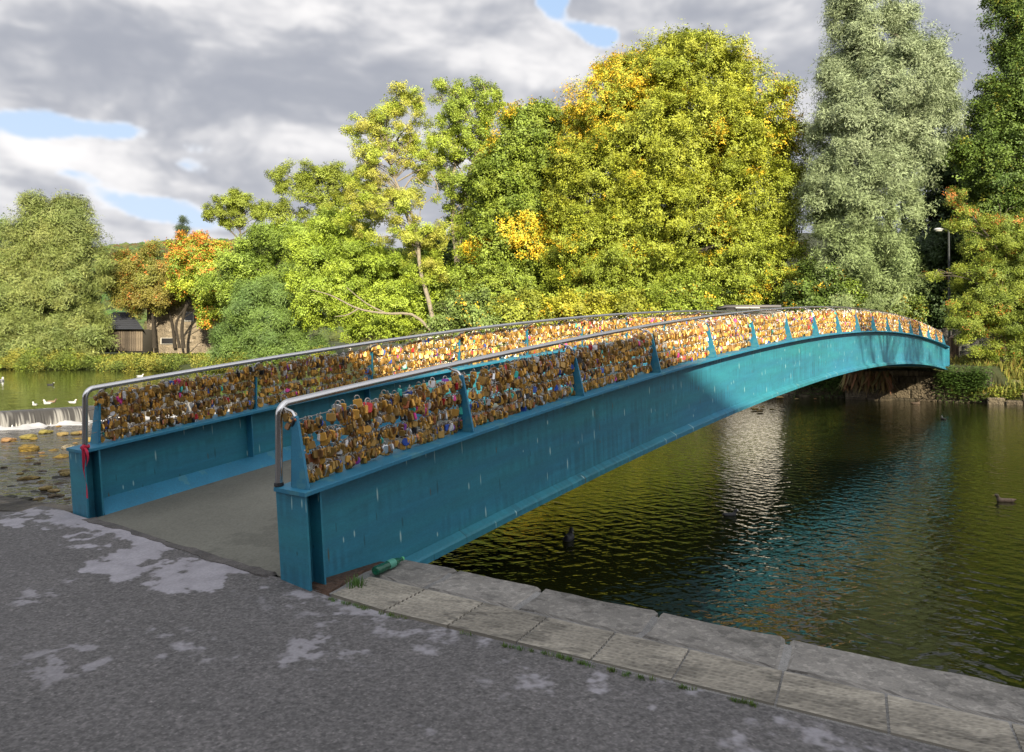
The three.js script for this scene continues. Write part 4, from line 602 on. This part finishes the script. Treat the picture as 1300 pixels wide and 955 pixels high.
// ------------------------------------------------------------------ trees
function leafCluster(seed, n, len, wid, droop = 0, spread = .5) {  // a sprig: folded leaves round a twig, about one unit across
  const R = rng(seed), pos = [], idx = [], nor = V(0, 0, 0);
  for (let k = 0; k < n; k++) {
    const c = V((R() - .5) * 2, (R() - .5) * 2, (R() - .5) * 2).multiplyScalar(spread), a = R() * 6.283, el = droop ? -droop * (.5 + R() * .6) : (R() - .55) * 1.1;
    const d = V(Math.cos(a) * Math.cos(el), Math.sin(el), Math.sin(a) * Math.cos(el)), s = V(-Math.sin(a), (R() - .5) * .7, Math.cos(a)).normalize(), l = len * (.7 + .6 * R()), w = wid * (.7 + .6 * R()); nor.crossVectors(d, s).multiplyScalar(w * .35);
    const o = pos.length / 3, A = c, M1 = c.clone().addScaledVector(d, l * .45).addScaledVector(s, w).add(nor), M2 = c.clone().addScaledVector(d, l * .45).addScaledVector(s, -w).add(nor), T = c.clone().addScaledVector(d, l);
    for (const p of [A, M1, T, M2]) pos.push(p.x, p.y, p.z); idx.push(o, o + 1, o + 2, o, o + 2, o + 3);
  }
  return fromArrays(pos, null, idx);
}
const SPRIG = { broad: leafCluster(1, 15, .34, .115), fine: leafCluster(2, 20, .24, .062), willow: leafCluster(3, 20, .42, .036, .5), ash: leafCluster(4, 18, .30, .066, .35), needle: leafCluster(5, 16, .3, .03) };
const leafMat = std({ color: 0xffffff, roughness: .6 });
const barkMat = (r, g, b) => std({ color: lin(r, g, b), map: grainMap, bumpMap: grainBump, bumpScale: .03, roughness: .95 });
const BARK = { grey: barkMat(.26, .22, .165), pale: barkMat(.55, .47, .35), dark: barkMat(.07, .055, .04) };

/* o: { D, base: [px, py], blobs: [[cx, cy, rx, ry, dz, k]] in pixels at depth D, clumps, per, leaf, size, colour(p, R, f), bark, fork, r } */
function tree(name, label, category, o) {
  const R = rng(o.seed), D = o.D, t = thing(name, label, category, o.group, at(o.base[0], o.base[1], D)), origin = t.position.clone(), S = (px) => px / F * D;
  const blobs = o.blobs.map(([cx, cy, rx, ry, dz = 0, k = 1]) => ({ c: at(cx, cy, D + dz).sub(origin), rx: S(rx), ry: S(ry), rz: Math.min(S(rx), S(ry) * 1.1, o.deep ?? 9) * .95, k }));
  const vol = blobs.map((b) => Math.pow(b.rx * b.ry * b.rz, .72) * b.k), total = vol.reduce((a, b) => a + b, 0);
  const clumps = [];
  blobs.forEach((b, i) => { const n = Math.max(3, Math.round(o.clumps * vol[i] / total)); for (let k = 0; k < n; k++) { let v; do v = V(R() * 2 - 1, R() * 2 - 1, R() * 2 - 1); while (v.lengthSq() > 1 || v.lengthSq() < .02); const r = Math.pow(R(), o.shell ?? .4); v.normalize().multiplyScalar(r * (.86 + .3 * R())); const p = V(b.c.x + v.x * b.rx, b.c.y + v.y * b.ry, b.c.z + v.z * b.rz); if (o.holes && vnoise(p.x * .8 + 40, p.y * .8 + 40, p.z * .8 + 40) < o.holes - .08) continue; clumps.push({ p, r: (o.clumpR ?? .8) * (.65 + .7 * R()), out: v.clone(), tone: R() }); } });
  // trunk and limbs
  const mid = V(0, 0, 0); blobs.forEach((b, i) => mid.addScaledVector(b.c, vol[i] / total));
  const trunks = o.trunks ? o.trunks.map((pts) => pts.map(([x, y, dz = 0]) => at(x, y, D + dz).sub(origin))) : [[V(0, -.3, 0), V(mid.x * .15, mid.y * .35, mid.z * .2), V(mid.x * .5, mid.y * .75, mid.z * .6), V(mid.x * .9, mid.y * 1.1, mid.z)]];
  const r0 = o.r ?? S(6), bark = BARK[o.bark ?? 'grey'], curves = trunks.map((p) => spline(p, 18));
  curves.forEach((c, i) => part('trunk', limb(c, r0 * (i ? .72 : 1), r0 * .22, 9, i), bark, t));
  const twigs = []; const nl = o.limbs ?? 26;
  for (let k = 0; k < nl; k++) { const q = clumps[Math.floor(R() * clumps.length)], c = curves[Math.floor(R() * curves.length)]; let best = c[4], bd = 1e9; for (let i = 3; i < c.length; i++) { const d = c[i].distanceTo(q.p) + Math.max(0, c[i].y - q.p.y + 1) * 1.5; if (d < bd) { bd = d; best = c[i]; } } const m = best.clone().lerp(q.p, .5).add(V((R() - .5) * .2 * bd, (.12 + .1 * R()) * bd, (R() - .5) * .2 * bd)); const e = q.p.clone(); twigs.push(limb(spline([best, m, e], 8), Math.max(.02, r0 * .30 * (.5 + .5 * R())), .012, 5, k)); for (let j = 0; j < (o.twigs ?? 2); j++) { const s = m.clone().lerp(e, R()), f = e.clone().add(V(R() - .5, R() - .3, R() - .5).multiplyScalar(Math.min(bd * .5, .9))); twigs.push(limb([s, s.clone().lerp(f, .5).add(V(0, .1 * bd, 0)), f], Math.max(.012, r0 * .1), .008, 4, j)); } }
  for (const pts of o.bare ?? []) twigs.push(limb(spline(pts.map(([x, y, dz = 0]) => at(x, y, D + dz).sub(origin)), 14), S(pts.w ?? 1.1), S(.35), 6, 3));
  if (twigs.length) part('branches', merge(twigs), bark, t, 'stuff');
  // leaves
  const list = [], n = clumps.length, lo = Math.min(...clumps.map((c) => c.p.y)), hi = Math.max(...clumps.map((c) => c.p.y));
  const put = (p, v, out, tone) => { const col = [...o.colour(p, R, tone, (p.y - lo) / (hi - lo))], j = .75 + .5 * R(); for (let q = 0; q < 3; q++) col[q] *= GAIN; list.push({ p, s: o.size * (.6 + .7 * R()), n: V(v.x * .15 + out.x * .6 + (R() - .5) * 1.5, .5 + v.y * .15 + out.y * .4 + (R() - .5) * 1.1, v.z * .15 + out.z * .6 + (R() - .5) * 1.5).normalize(), ry: R() * 6.283, c: lin(col[0] * j, col[1] * j, col[2] * j) }); };
  const loose = Math.round(o.clumps * o.per * (o.loose ?? 0));   // sprays between the clumps, thinned where the crown has holes
  blobs.forEach((b, i) => { for (let k = 0; k < loose * vol[i] / total; k++) { const v = V(R() * 2 - 1, R() * 2 - 1, R() * 2 - 1); if (v.lengthSq() > 1) continue; v.normalize(); const q = .72 + .40 * R() * (.6 + .8 * R()), p = V(b.c.x + v.x * b.rx * q, b.c.y + v.y * b.ry * q, b.c.z + v.z * b.rz * q); if (vnoise(p.x * 1.15 + 40, p.y * 1.15 + 40, p.z * 1.15 + 40) < (o.holes ?? .38)) continue; put(p, v, v, vnoise(p.x * 2, p.y * 2, p.z * 2)); } });
  for (const c of clumps) { const m = Math.round(o.per * c.r * c.r / ((o.clumpR ?? .8) ** 2) * (.8 + .4 * R())); for (let k = 0; k < m; k++) { const v = V(R() * 2 - 1, R() * 2 - 1, R() * 2 - 1); const l = v.length() || 1; v.multiplyScalar(Math.pow(R(), .45) * c.r / l); v.y *= o.flat ?? .7; if (o.hang) v.y -= R() * R() * o.hang; const p = c.p.clone().add(v); put(p, v.clone().divideScalar(c.r), c.out, c.tone); } }
  const im = scatter('crown', SPRIG[o.leaf], leafMat, list, t); im.userData.kind = 'stuff';
  for (const ex of o.extra ?? []) ex(t, clumps, R, origin);
  leafTotal += list.length; return t;
}
let leafTotal = 0; const GAIN = 2.0;
const mixc = (a, b, t) => [0, 1, 2].map((k) => lerp(a[k], b[k], clamp(t)));
const LIME = [.17, .19, .014], OLIVE = [.105, .125, .014], GOLD = [.40, .24, .012], RUST = [.27, .085, .016], MID = [.065, .10, .014], DARK = [.03, .055, .011], SILVER = [.125, .155, .08], SAGE = [.105, .135, .035], FRESH = [.125, .155, .016], BLUEGREEN = [.052, .088, .022];
const N3 = (p, f, s) => fbm(p.x * f + s, p.y * f + s * 3, p.z * f, 3);

// --- left bank
tree('willow_tree', 'large round willow with pale olive leaves at the far left bank', 'tree', { seed: 101, D: 58, base: [55, 462], bark: 'grey', r: .38, blobs: [[62, 392, 66, 62], [28, 340, 48, 60, 1], [95, 330, 42, 60], [62, 300, 44, 48], [86, 272, 26, 28], [48, 268, 22, 22], [-14, 380, 55, 75, 3], [25, 432, 60, 28, -3], [105, 420, 32, 32, -1]], clumps: 520, clumpR: .62, per: 44, loose: .7, leaf: 'willow', size: .50, hang: .55, deep: 3.6, colour: (p, R, t) => mixc(mixc([.085, .105, .017], [.08, .105, .03], N3(p, .25, 2) * 1.3), [.135, .145, .04], t * t) });
tree('tree', 'dark green tree at the left edge of the picture behind the willow', 'tree', { seed: 102, D: 75, base: [-30, 455], blobs: [[-28, 330, 42, 60], [-8, 300, 22, 22], [-40, 400, 50, 50]], clumps: 60, clumpR: 1.3, per: 70, leaf: 'broad', size: .7, colour: () => MID });
tree('tree', 'brownish green tree between the willow and the red berried tree', 'tree', { seed: 103, D: 61, base: [196, 440], bark: 'dark', r: .2, blobs: [[182, 345, 42, 32], [168, 370, 30, 24], [205, 362, 34, 32], [150, 350, 14, 22]], clumps: 260, clumpR: .55, per: 42, leaf: 'fine', size: .50, deep: 2, trunks: [[[196, 442], [195, 420], [193, 395], [188, 350]], [[222, 442, .5], [219, 415, .5], [212, 385], [205, 350]]], colour: (p, R, t) => R() < .05 ? RUST : mixc([.075, .10, .014], [.125, .095, .018], N3(p, .5, 4) * 1.4 - .2) });
tree('hawthorn_tree', 'tree heavy with orange red berries in front of the stone house', 'tree', { seed: 104, D: 59, base: [233, 441], bark: 'dark', r: .17, blobs: [[262, 350, 46, 34], [250, 318, 36, 22], [282, 362, 28, 30], [240, 330, 20, 26], [272, 385, 20, 22], [257, 396, 9, 20]], clumps: 280, clumpR: .46, per: 44, leaf: 'broad', size: .42, deep: 1.9, trunks: [[[233, 442], [231, 415], [238, 380], [250, 330]], [[228, 442], [224, 410], [240, 385], [275, 350]]], colour: (p, R, t, f) => R() < .10 + .42 * smooth(.5, .95, f + .35 * (N3(p, .5, 8) - .5)) ? (R() < .6 ? RUST : [.36, .15, .018]) : mixc([.17, .20, .016], [.09, .13, .016], t) });
tree('round_bush', 'dense rounded bluish green bush on the bank below the slate roof', 'bush', { seed: 105, D: 48, base: [340, 468], bark: 'dark', r: .1, limbs: 16, blobs: [[340, 405, 52, 50], [310, 435, 38, 30], [372, 440, 36, 30], [330, 372, 36, 22], [285, 440, 18, 20], [395, 446, 22, 22]], clumps: 300, clumpR: .5, per: 50, leaf: 'willow', size: .42, hang: .6, deep: 2.5, colour: (p, R, t) => mixc(BLUEGREEN, [.085, .13, .022], t * .8 + N3(p, .6, 3) * .4 - .2) });
tree('ash_tree', 'small round topped ash standing alone against the clouds, left of the taller ashes', 'tree', { seed: 106, D: 74, base: [303, 400], r: .16, shell: .6, blobs: [[300, 262, 34, 16], [272, 272, 16, 10], [330, 268, 14, 14], [302, 248, 20, 10], [285, 282, 20, 8], [305, 285, 12, 8]], clumps: 80, clumpR: .45, per: 22, leaf: 'ash', size: .5, flat: .5, deep: 2.4, trunks: [[[303, 400], [303, 320], [305, 295], [302, 262]]], bare: [[[304, 305], [285, 285], [272, 270]], [[304, 300], [322, 285], [334, 265]]], colour: (p, R, t) => mixc(FRESH, OLIVE, t) });
tree('ash_tree', 'airy ash with an open crown leaning left, between the lone ash and the tall pair', 'tree', { seed: 107, D: 58, base: [450, 440], r: .2, shell: .7, blobs: [[385, 225, 46, 22], [430, 222, 40, 22], [410, 260, 50, 26], [365, 230, 22, 26], [455, 250, 40, 30], [350, 270, 24, 20], [400, 290, 60, 24]], clumps: 210, clumpR: .46, per: 22, leaf: 'ash', size: .42, flat: .6, deep: 4, trunks: [[[455, 440], [440, 360], [420, 290], [400, 220]]], bare: [[[418, 290], [385, 275], [345, 262]], [[425, 300], [380, 290], [350, 282]]], colour: (p, R, t) => mixc(FRESH, OLIVE, t + .3 * (N3(p, .3, 5) - .5)) });
tree('ash_tree', 'tall ash with a pale bent trunk and thin crown, left of the tall pair', 'tree', { seed: 108, D: 45, base: [553, 425], r: .15, bark: 'pale', shell: .8, limbs: 70, twigs: 3, blobs: [[500, 135, 30, 26], [478, 160, 28, 36], [466, 215, 30, 40], [520, 180, 34, 40], [515, 120, 24, 16], [455, 160, 14, 20], [500, 250, 46, 40], [456, 270, 40, 36], [530, 130, 14, 16], [470, 190, 40, 30], [545, 335, 34, 30], [520, 300, 44, 26], [560, 290, 22, 30], [540, 200, 22, 40]], clumps: 330, clumpR: .36, per: 20, leaf: 'ash', size: .34, flat: .6, deep: 3, trunks: [[[553, 425], [545, 385], [534, 345], [530, 305], [522, 270], [502, 230], [492, 185], [490, 140]]], bare: [Object.assign([[528, 300], [515, 270], [506, 245], [500, 225]], { w: 3 }), [[510, 245], [525, 225], [540, 235], [556, 240]], [[505, 230], [540, 215], [556, 244], [535, 262], [533, 280]], [[532, 315], [505, 302], [480, 300]], [[498, 205], [506, 175], [530, 150]], [[494, 190], [475, 165], [462, 150]]], colour: (p, R, t) => mixc([.16, .205, .018], [.20, .19, .03], t) });
tree('ash_tree', 'tall bright crowned ash against the sky, right of the bent pale trunk', 'tree', { seed: 109, D: 49, base: [578, 425], r: .23, bark: 'pale', shell: .7, limbs: 70, twigs: 3, blobs: [[598, 120, 40, 26], [575, 140, 34, 36], [620, 140, 24, 36], [590, 180, 50, 40], [560, 200, 26, 50], [620, 200, 22, 50], [590, 240, 44, 40], [585, 280, 34, 30], [560, 112, 18, 14], [632, 118, 14, 18]], clumps: 250, clumpR: .38, per: 20, leaf: 'ash', size: .38, flat: .65, deep: 3.4, trunks: [[[578, 425], [580, 330], [576, 290], [574, 245], [580, 190], [585, 130]], [[580, 340], [588, 280], [590, 240], [606, 190], [618, 130]]], bare: [[[575, 255], [560, 235], [545, 222]], [[590, 245], [602, 215], [616, 180]]], colour: (p, R, t) => mixc([.165, .20, .018], [.11, .15, .016], t) });
tree('tree', 'mass of bright lime green foliage low on the bank left of the pale trunk', 'tree', { seed: 110, D: 47, base: [470, 440], r: .15, bark: 'pale', blobs: [[480, 360, 70, 44], [440, 330, 46, 40], [520, 395, 60, 34], [410, 380, 44, 40], [475, 405, 60, 30], [545, 360, 40, 34], [395, 330, 36, 36], [430, 290, 40, 26]], clumps: 460, clumpR: .42, per: 30, loose: .5, leaf: 'ash', size: .42, deep: 2.8, flat: .6, bare: [Object.assign([[552, 425, -2.6], [525, 400, -2.8], [490, 398, -2.9], [455, 392, -3], [420, 375, -3.2], [395, 368, -3.2]], { w: 2 }), [[490, 398, -2.9], [465, 385, -3], [440, 365, -3.1]], Object.assign([[576, 425, -3], [577, 405, -3], [588, 397, -3], [606, 408, -3], [618, 404, -3]], { w: 3 }), [[455, 392, -3], [440, 400, -3], [425, 402, -3]]], colour: (p, R, t) => mixc([.18, .225, .018], [.095, .14, .014], t * .8 + .5 * (N3(p, .5, 6) - .4)) });
tree('tree', 'green tree filling the gap behind the round bush', 'tree', { seed: 111, D: 56, base: [330, 440], r: .2, blobs: [[330, 330, 50, 36], [365, 300, 44, 30], [300, 350, 30, 36], [390, 350, 50, 50], [345, 380, 60, 40]], clumps: 170, clumpR: .8, per: 62, leaf: 'ash', size: .52, deep: 3, colour: (p, R, t) => mixc([.12, .165, .018], MID, t) });
tree('tree', 'dark understorey tree behind the bent pale trunk', 'tree', { seed: 112, D: 56, base: [560, 440], r: .2, blobs: [[560, 350, 60, 60], [620, 380, 60, 50], [500, 370, 60, 50], [590, 310, 40, 36]], clumps: 150, clumpR: .9, per: 60, leaf: 'broad', size: .6, deep: 3, colour: (p, R, t) => mixc(MID, DARK, t) });
// --- the big trees behind the bridge
tree('tree', 'deep green tree with scattered yellow patches, left of the big golden lime', 'tree', { seed: 113, D: 47, base: [670, 425], r: .3, blobs: [[672, 180, 46, 44], [640, 230, 44, 50], [700, 230, 44, 60], [660, 300, 70, 60], [640, 370, 70, 60], [720, 330, 50, 60], [700, 390, 70, 40], [690, 150, 24, 16]], clumps: 620, clumpR: .6, per: 40, loose: .9, leaf: 'broad', size: .40, deep: 4.5, colour: (p, R, t) => { const y = N3(p, .33, 14); return y > .60 && R() < .75 ? mixc(GOLD, [.25, .24, .015], R()) : mixc([.135, .165, .015], [.075, .11, .012], t + .1); } });
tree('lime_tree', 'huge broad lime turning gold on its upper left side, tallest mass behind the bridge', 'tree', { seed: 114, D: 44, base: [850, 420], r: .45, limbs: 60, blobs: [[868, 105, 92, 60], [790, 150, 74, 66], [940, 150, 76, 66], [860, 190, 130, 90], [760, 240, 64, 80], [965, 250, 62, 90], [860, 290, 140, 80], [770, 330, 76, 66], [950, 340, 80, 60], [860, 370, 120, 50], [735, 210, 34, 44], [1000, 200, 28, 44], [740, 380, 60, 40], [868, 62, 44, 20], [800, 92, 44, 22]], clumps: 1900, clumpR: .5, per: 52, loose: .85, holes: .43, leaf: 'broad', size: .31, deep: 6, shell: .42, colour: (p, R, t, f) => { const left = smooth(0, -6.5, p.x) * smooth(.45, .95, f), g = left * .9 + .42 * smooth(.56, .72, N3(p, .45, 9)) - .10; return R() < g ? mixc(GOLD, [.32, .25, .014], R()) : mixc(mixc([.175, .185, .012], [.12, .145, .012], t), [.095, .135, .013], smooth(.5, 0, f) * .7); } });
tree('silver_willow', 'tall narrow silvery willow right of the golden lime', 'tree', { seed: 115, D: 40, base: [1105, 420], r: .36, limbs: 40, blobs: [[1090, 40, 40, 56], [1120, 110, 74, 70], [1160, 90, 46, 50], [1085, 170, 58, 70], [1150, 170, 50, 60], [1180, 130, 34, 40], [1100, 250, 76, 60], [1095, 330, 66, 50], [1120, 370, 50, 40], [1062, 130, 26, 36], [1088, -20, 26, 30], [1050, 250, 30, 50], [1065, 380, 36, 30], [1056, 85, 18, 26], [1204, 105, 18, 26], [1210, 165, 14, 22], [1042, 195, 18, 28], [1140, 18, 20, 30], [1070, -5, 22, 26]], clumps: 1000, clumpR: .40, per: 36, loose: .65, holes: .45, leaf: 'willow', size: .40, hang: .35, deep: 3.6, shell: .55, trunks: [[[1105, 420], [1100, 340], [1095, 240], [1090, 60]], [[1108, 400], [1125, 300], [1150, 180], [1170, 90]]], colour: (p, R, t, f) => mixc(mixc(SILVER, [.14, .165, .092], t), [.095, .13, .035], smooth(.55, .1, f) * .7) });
tree('tree', 'deep green shaded tree behind the far end of the bridge', 'tree', { seed: 116, D: 47, base: [1195, 425], r: .3, bark: 'dark', blobs: [[1190, 330, 64, 60], [1225, 260, 50, 60], [1170, 385, 60, 40], [1240, 380, 60, 50], [1215, 200, 34, 34], [1150, 350, 36, 50]], clumps: 240, clumpR: 1, per: 80, leaf: 'broad', size: .55, deep: 3.5, colour: (p, R, t) => mixc(DARK, [.02, .038, .014], t) });
tree('sycamore_tree', 'tall dark green sycamore leaning in at the upper right corner', 'tree', { seed: 117, D: 40, base: [1340, 440], r: .4, bark: 'dark', limbs: 40, blobs: [[1300, 40, 40, 50], [1320, 120, 70, 60], [1275, 150, 40, 40], [1300, 220, 70, 60], [1265, 215, 44, 50], [1290, -10, 30, 40], [1350, 60, 60, 100], [1340, 260, 70, 60], [1262, 270, 40, 40], [1230, 195, 26, 20]], clumps: 560, clumpR: .5, per: 40, loose: .7, leaf: 'broad', size: .36, deep: 4, shell: .35, colour: (p, R, t) => R() < .06 ? [.12, .12, .012] : mixc([.062, .095, .010], [.034, .06, .009], t) });
tree('hawthorn_bush', 'berried hawthorn spreading over the bank at the right edge', 'bush', { seed: 118, D: 28.5, base: [1275, 475], r: .1, bark: 'grey', limbs: 34, shell: .6, blobs: [[1285, 330, 46, 40], [1255, 370, 44, 40], [1300, 400, 50, 50], [1250, 310, 30, 24], [1240, 400, 36, 30], [1285, 285, 34, 16], [1320, 350, 40, 60], [1212, 250, 14, 12], [1228, 266, 16, 9], [1205, 285, 22, 8], [1248, 282, 16, 8], [1185, 349, 18, 4], [1215, 346, 18, 6], [1230, 425, 20, 14], [1245, 445, 26, 12], [1290, 440, 26, 30]], clumps: 420, clumpR: .25, per: 34, leaf: 'fine', size: .21, loose: .4, flat: .55, deep: 1.6, bare: [[[1275, 465], [1262, 440], [1250, 410]], [[1270, 465], [1285, 430], [1300, 395]], [[1255, 300], [1230, 270], [1200, 240]], [[1260, 360], [1220, 347], [1165, 350]], [[1290, 350], [1250, 300], [1205, 288]]], colour: (p, R, t, f) => R() < .03 + .16 * smooth(.7, 1, f) ? RUST : mixc([.135, .16, .016], [.07, .10, .012], t) });
// --- hedge line and low bushes along the far bank behind the bridge
const bushes = [[600, 405, 50, 32, 'pale twiggy bush behind the left parapet, right of the ash trunks', [.10, .14, .03]], [665, 400, 40, 26, 'low green bush with a yellow spray below the deep green tree', [.14, .16, .016]], [735, 400, 50, 26, 'low yellowish bush below the left side of the lime', [.19, .19, .014]], [810, 398, 50, 24, 'olive bush under the middle of the lime, left of the grey shelter', [.15, .165, .014]], [866, 382, 46, 28, 'fresh green bush just left of the grey shelter', [.13, .17, .016]], [1040, 375, 40, 36, 'dark green bush just right of the grey shelter', [.06, .095, .014]], [1065, 385, 40, 28, 'bright green bush under the silver willow', [.11, .16, .016]], [1125, 395, 36, 22, 'olive bush at the foot of the silver willow, nearer the lamp post', [.08, .11, .016]]];
bushes.forEach(([x, y, rx, ry, label, c], k) => tree('bush', label, 'bush', { seed: 200 + k, D: 40, group: 'bushes along the far bank behind the bridge', base: [x, 432], r: .07, limbs: 10, blobs: [[x, y, rx, ry], [x - rx * .4, y + ry * .5, rx * .6, ry * .7], [x + rx * .4, y + ry * .4, rx * .6, ry * .7], [x, y + ry, rx, ry * .7]], clumps: 110, clumpR: .42, per: 36, leaf: 'broad', size: .40, deep: 1.6, colour: (p, R, t) => R() < .04 ? GOLD : mixc(c, c.map((v) => v * .6), t) }));
// --- plants on the left bank and the right bank
{
  const R = rng(61), list = [], nettle = [], tone = [[.16, .20, .02], [.11, .15, .02], [.20, .19, .03], [.09, .12, .02]];
  for (let k = 0; k < 9000; k++) { const px = lerp(-10, 420, R()), f = R(), py = lerp(471, 446, Math.pow(f, 1.4)) - (px > 330 ? 4 : 0); const D = lerp(47.5, 58, f) - smooth(150, 420, px) * 5; const p = at(px, py, D); const dome = smooth(.42, .7, fbm(px * .055, f * 2.4, 2.5, 3)) * (px > 112 && px < 285 ? lerp(.75, .1, f) : 1); if (dome < .12 && f < .35) continue; p.y = POOL + .05 + .62 * f + R() * (.12 + 1.0 * dome); const tc = tone[Math.floor(fbm(px * .05, f * 3, 8.5, 2) * 5 + R() * .8) % 4].map((v) => v * GAIN * .8); list.push({ p, s: .25 + .4 * R(), ry: R() * 6.3, rx: (R() - .5), c: lin(...tc) }); }
  info(scatter('bank_plants', SPRIG.fine, leafMat, list, scene), 'nettles and rough grass covering the low left bank at the water edge', 'bank plants', null, 'stuff');
  for (let k = 0; k < 4200; k++) { const w = -.3 - R() * 9, d = .15 + R() * 4.2, p = G(bankU + .4 * Math.sin(w * 1.3) + d, w, 0); if (fbm(p.x * .9, p.z * .9, 2.2, 3) < .45 && d < 2.4) continue; p.y = -.1 + .95 * smooth(.5, 3.4, d) + .12 * R(); nettle.push({ p, s: .18 + .35 * R(), ry: R() * 6.3, rx: (R() - .5), c: lin(...tone[Math.floor(R() * 4)].map((v) => v * 1.4)) }); }
  for (let k = 0; k < 800; k++) { const w = k % 3 ? 3.0 + R() * 2.4 : -1.4 + R() * 1.5, p = G(bankU - .1 - R() * .2, w, .75 - R() * R() * 1.2); nettle.push({ p, s: .2 + .25 * R(), ry: R() * 6.3, c: lin(.07, .13, .02) }); }
  info(scatter('bank_ivy', SPRIG.fine, leafMat, nettle, scene), 'ivy and brambles trailing over the right bank beside the bridge end', 'ivy', null, 'stuff');
  const fg = []; for (let k = 0; k < 1700; k++) { const w = -.1 - R() * 9.6, d = .3 + R() * 5, p = G(bankU + .4 * Math.sin(w * 1.3) + d, w, 0); p.y = -.1 + .95 * smooth(.5, 3.4, d); fg.push({ p, s: .7 + .8 * R(), ry: R() * 6, c: lin(.14 + .08 * R(), .15 + .05 * R(), .03) }); }
  info(scatter('bank_grass', bladeGeo(9, .4, .18, 31), std({ color: 0xffffff, roughness: .8 }), fg, scene), 'rough grass on the right bank below the hawthorn', 'grass', null, 'stuff');
}
{ const t = tree('conifer_tree', 'small dark conifer on the hilltop skyline above the berried tree', 'tree', { seed: 300, D: 330, base: [232, 300], r: .3, bark: 'dark', limbs: 4, blobs: [[232, 292, 9, 8], [232, 284, 6, 7], [232, 277, 3, 6]], clumps: 26, clumpR: 1.3, per: 30, leaf: 'needle', size: 1.6, colour: () => [.03, .045, .02] }); }
// --- trees on the near bank beyond the right edge, whose limbs streak the far half of the girder with shadow
for (const [x, z, h, seed, label] of [[15.4, 3.2, 13, 401, 'tall tree on the near bank to the right, outside the picture'], [20.5, 1.5, 12, 402, 'second tall tree on the near bank further right, outside the picture']]) {
  const t = thing('tree', label, 'tree', null, V(x, GROUND, z)), R = rng(seed), tw = [], list = [];
  part('trunk', limb(spline([V(0, -.3, 0), V(.15, h * .3, .1), V(-.1, h * .6, 0), V(.2, h, .2)], 16), .32, .08, 9), BARK.grey, t);
  for (let k = 0; k < 16; k++) { const y = h * (.42 + .5 * R()), a = R() * 6.28, l = 1.6 + 2.6 * R(), e = V(Math.cos(a) * l, y + l * (1.0 + .5 * R()), Math.sin(a) * l); tw.push(limb(spline([V(0, y, 0), V(Math.cos(a) * l * .4, y + l * .5, Math.sin(a) * l * .4), e], 6), .09, .02, 5)); if (k % 2) for (let j = 0; j < 26; j++) list.push({ p: e.clone().add(V((R() - .5) * 1.5, (R() - .5) * 1.1, (R() - .5) * 1.5)), s: .5, ry: R() * 6, rx: R(), c: lin(.06, .1, .015) }); }
  part('branches', merge(tw), BARK.grey, t, 'stuff'); scatter('crown', SPRIG.broad, leafMat, list, t).userData.kind = 'stuff';
}
console.log('sprigs', leafTotal);
renderer.render(scene, camera);
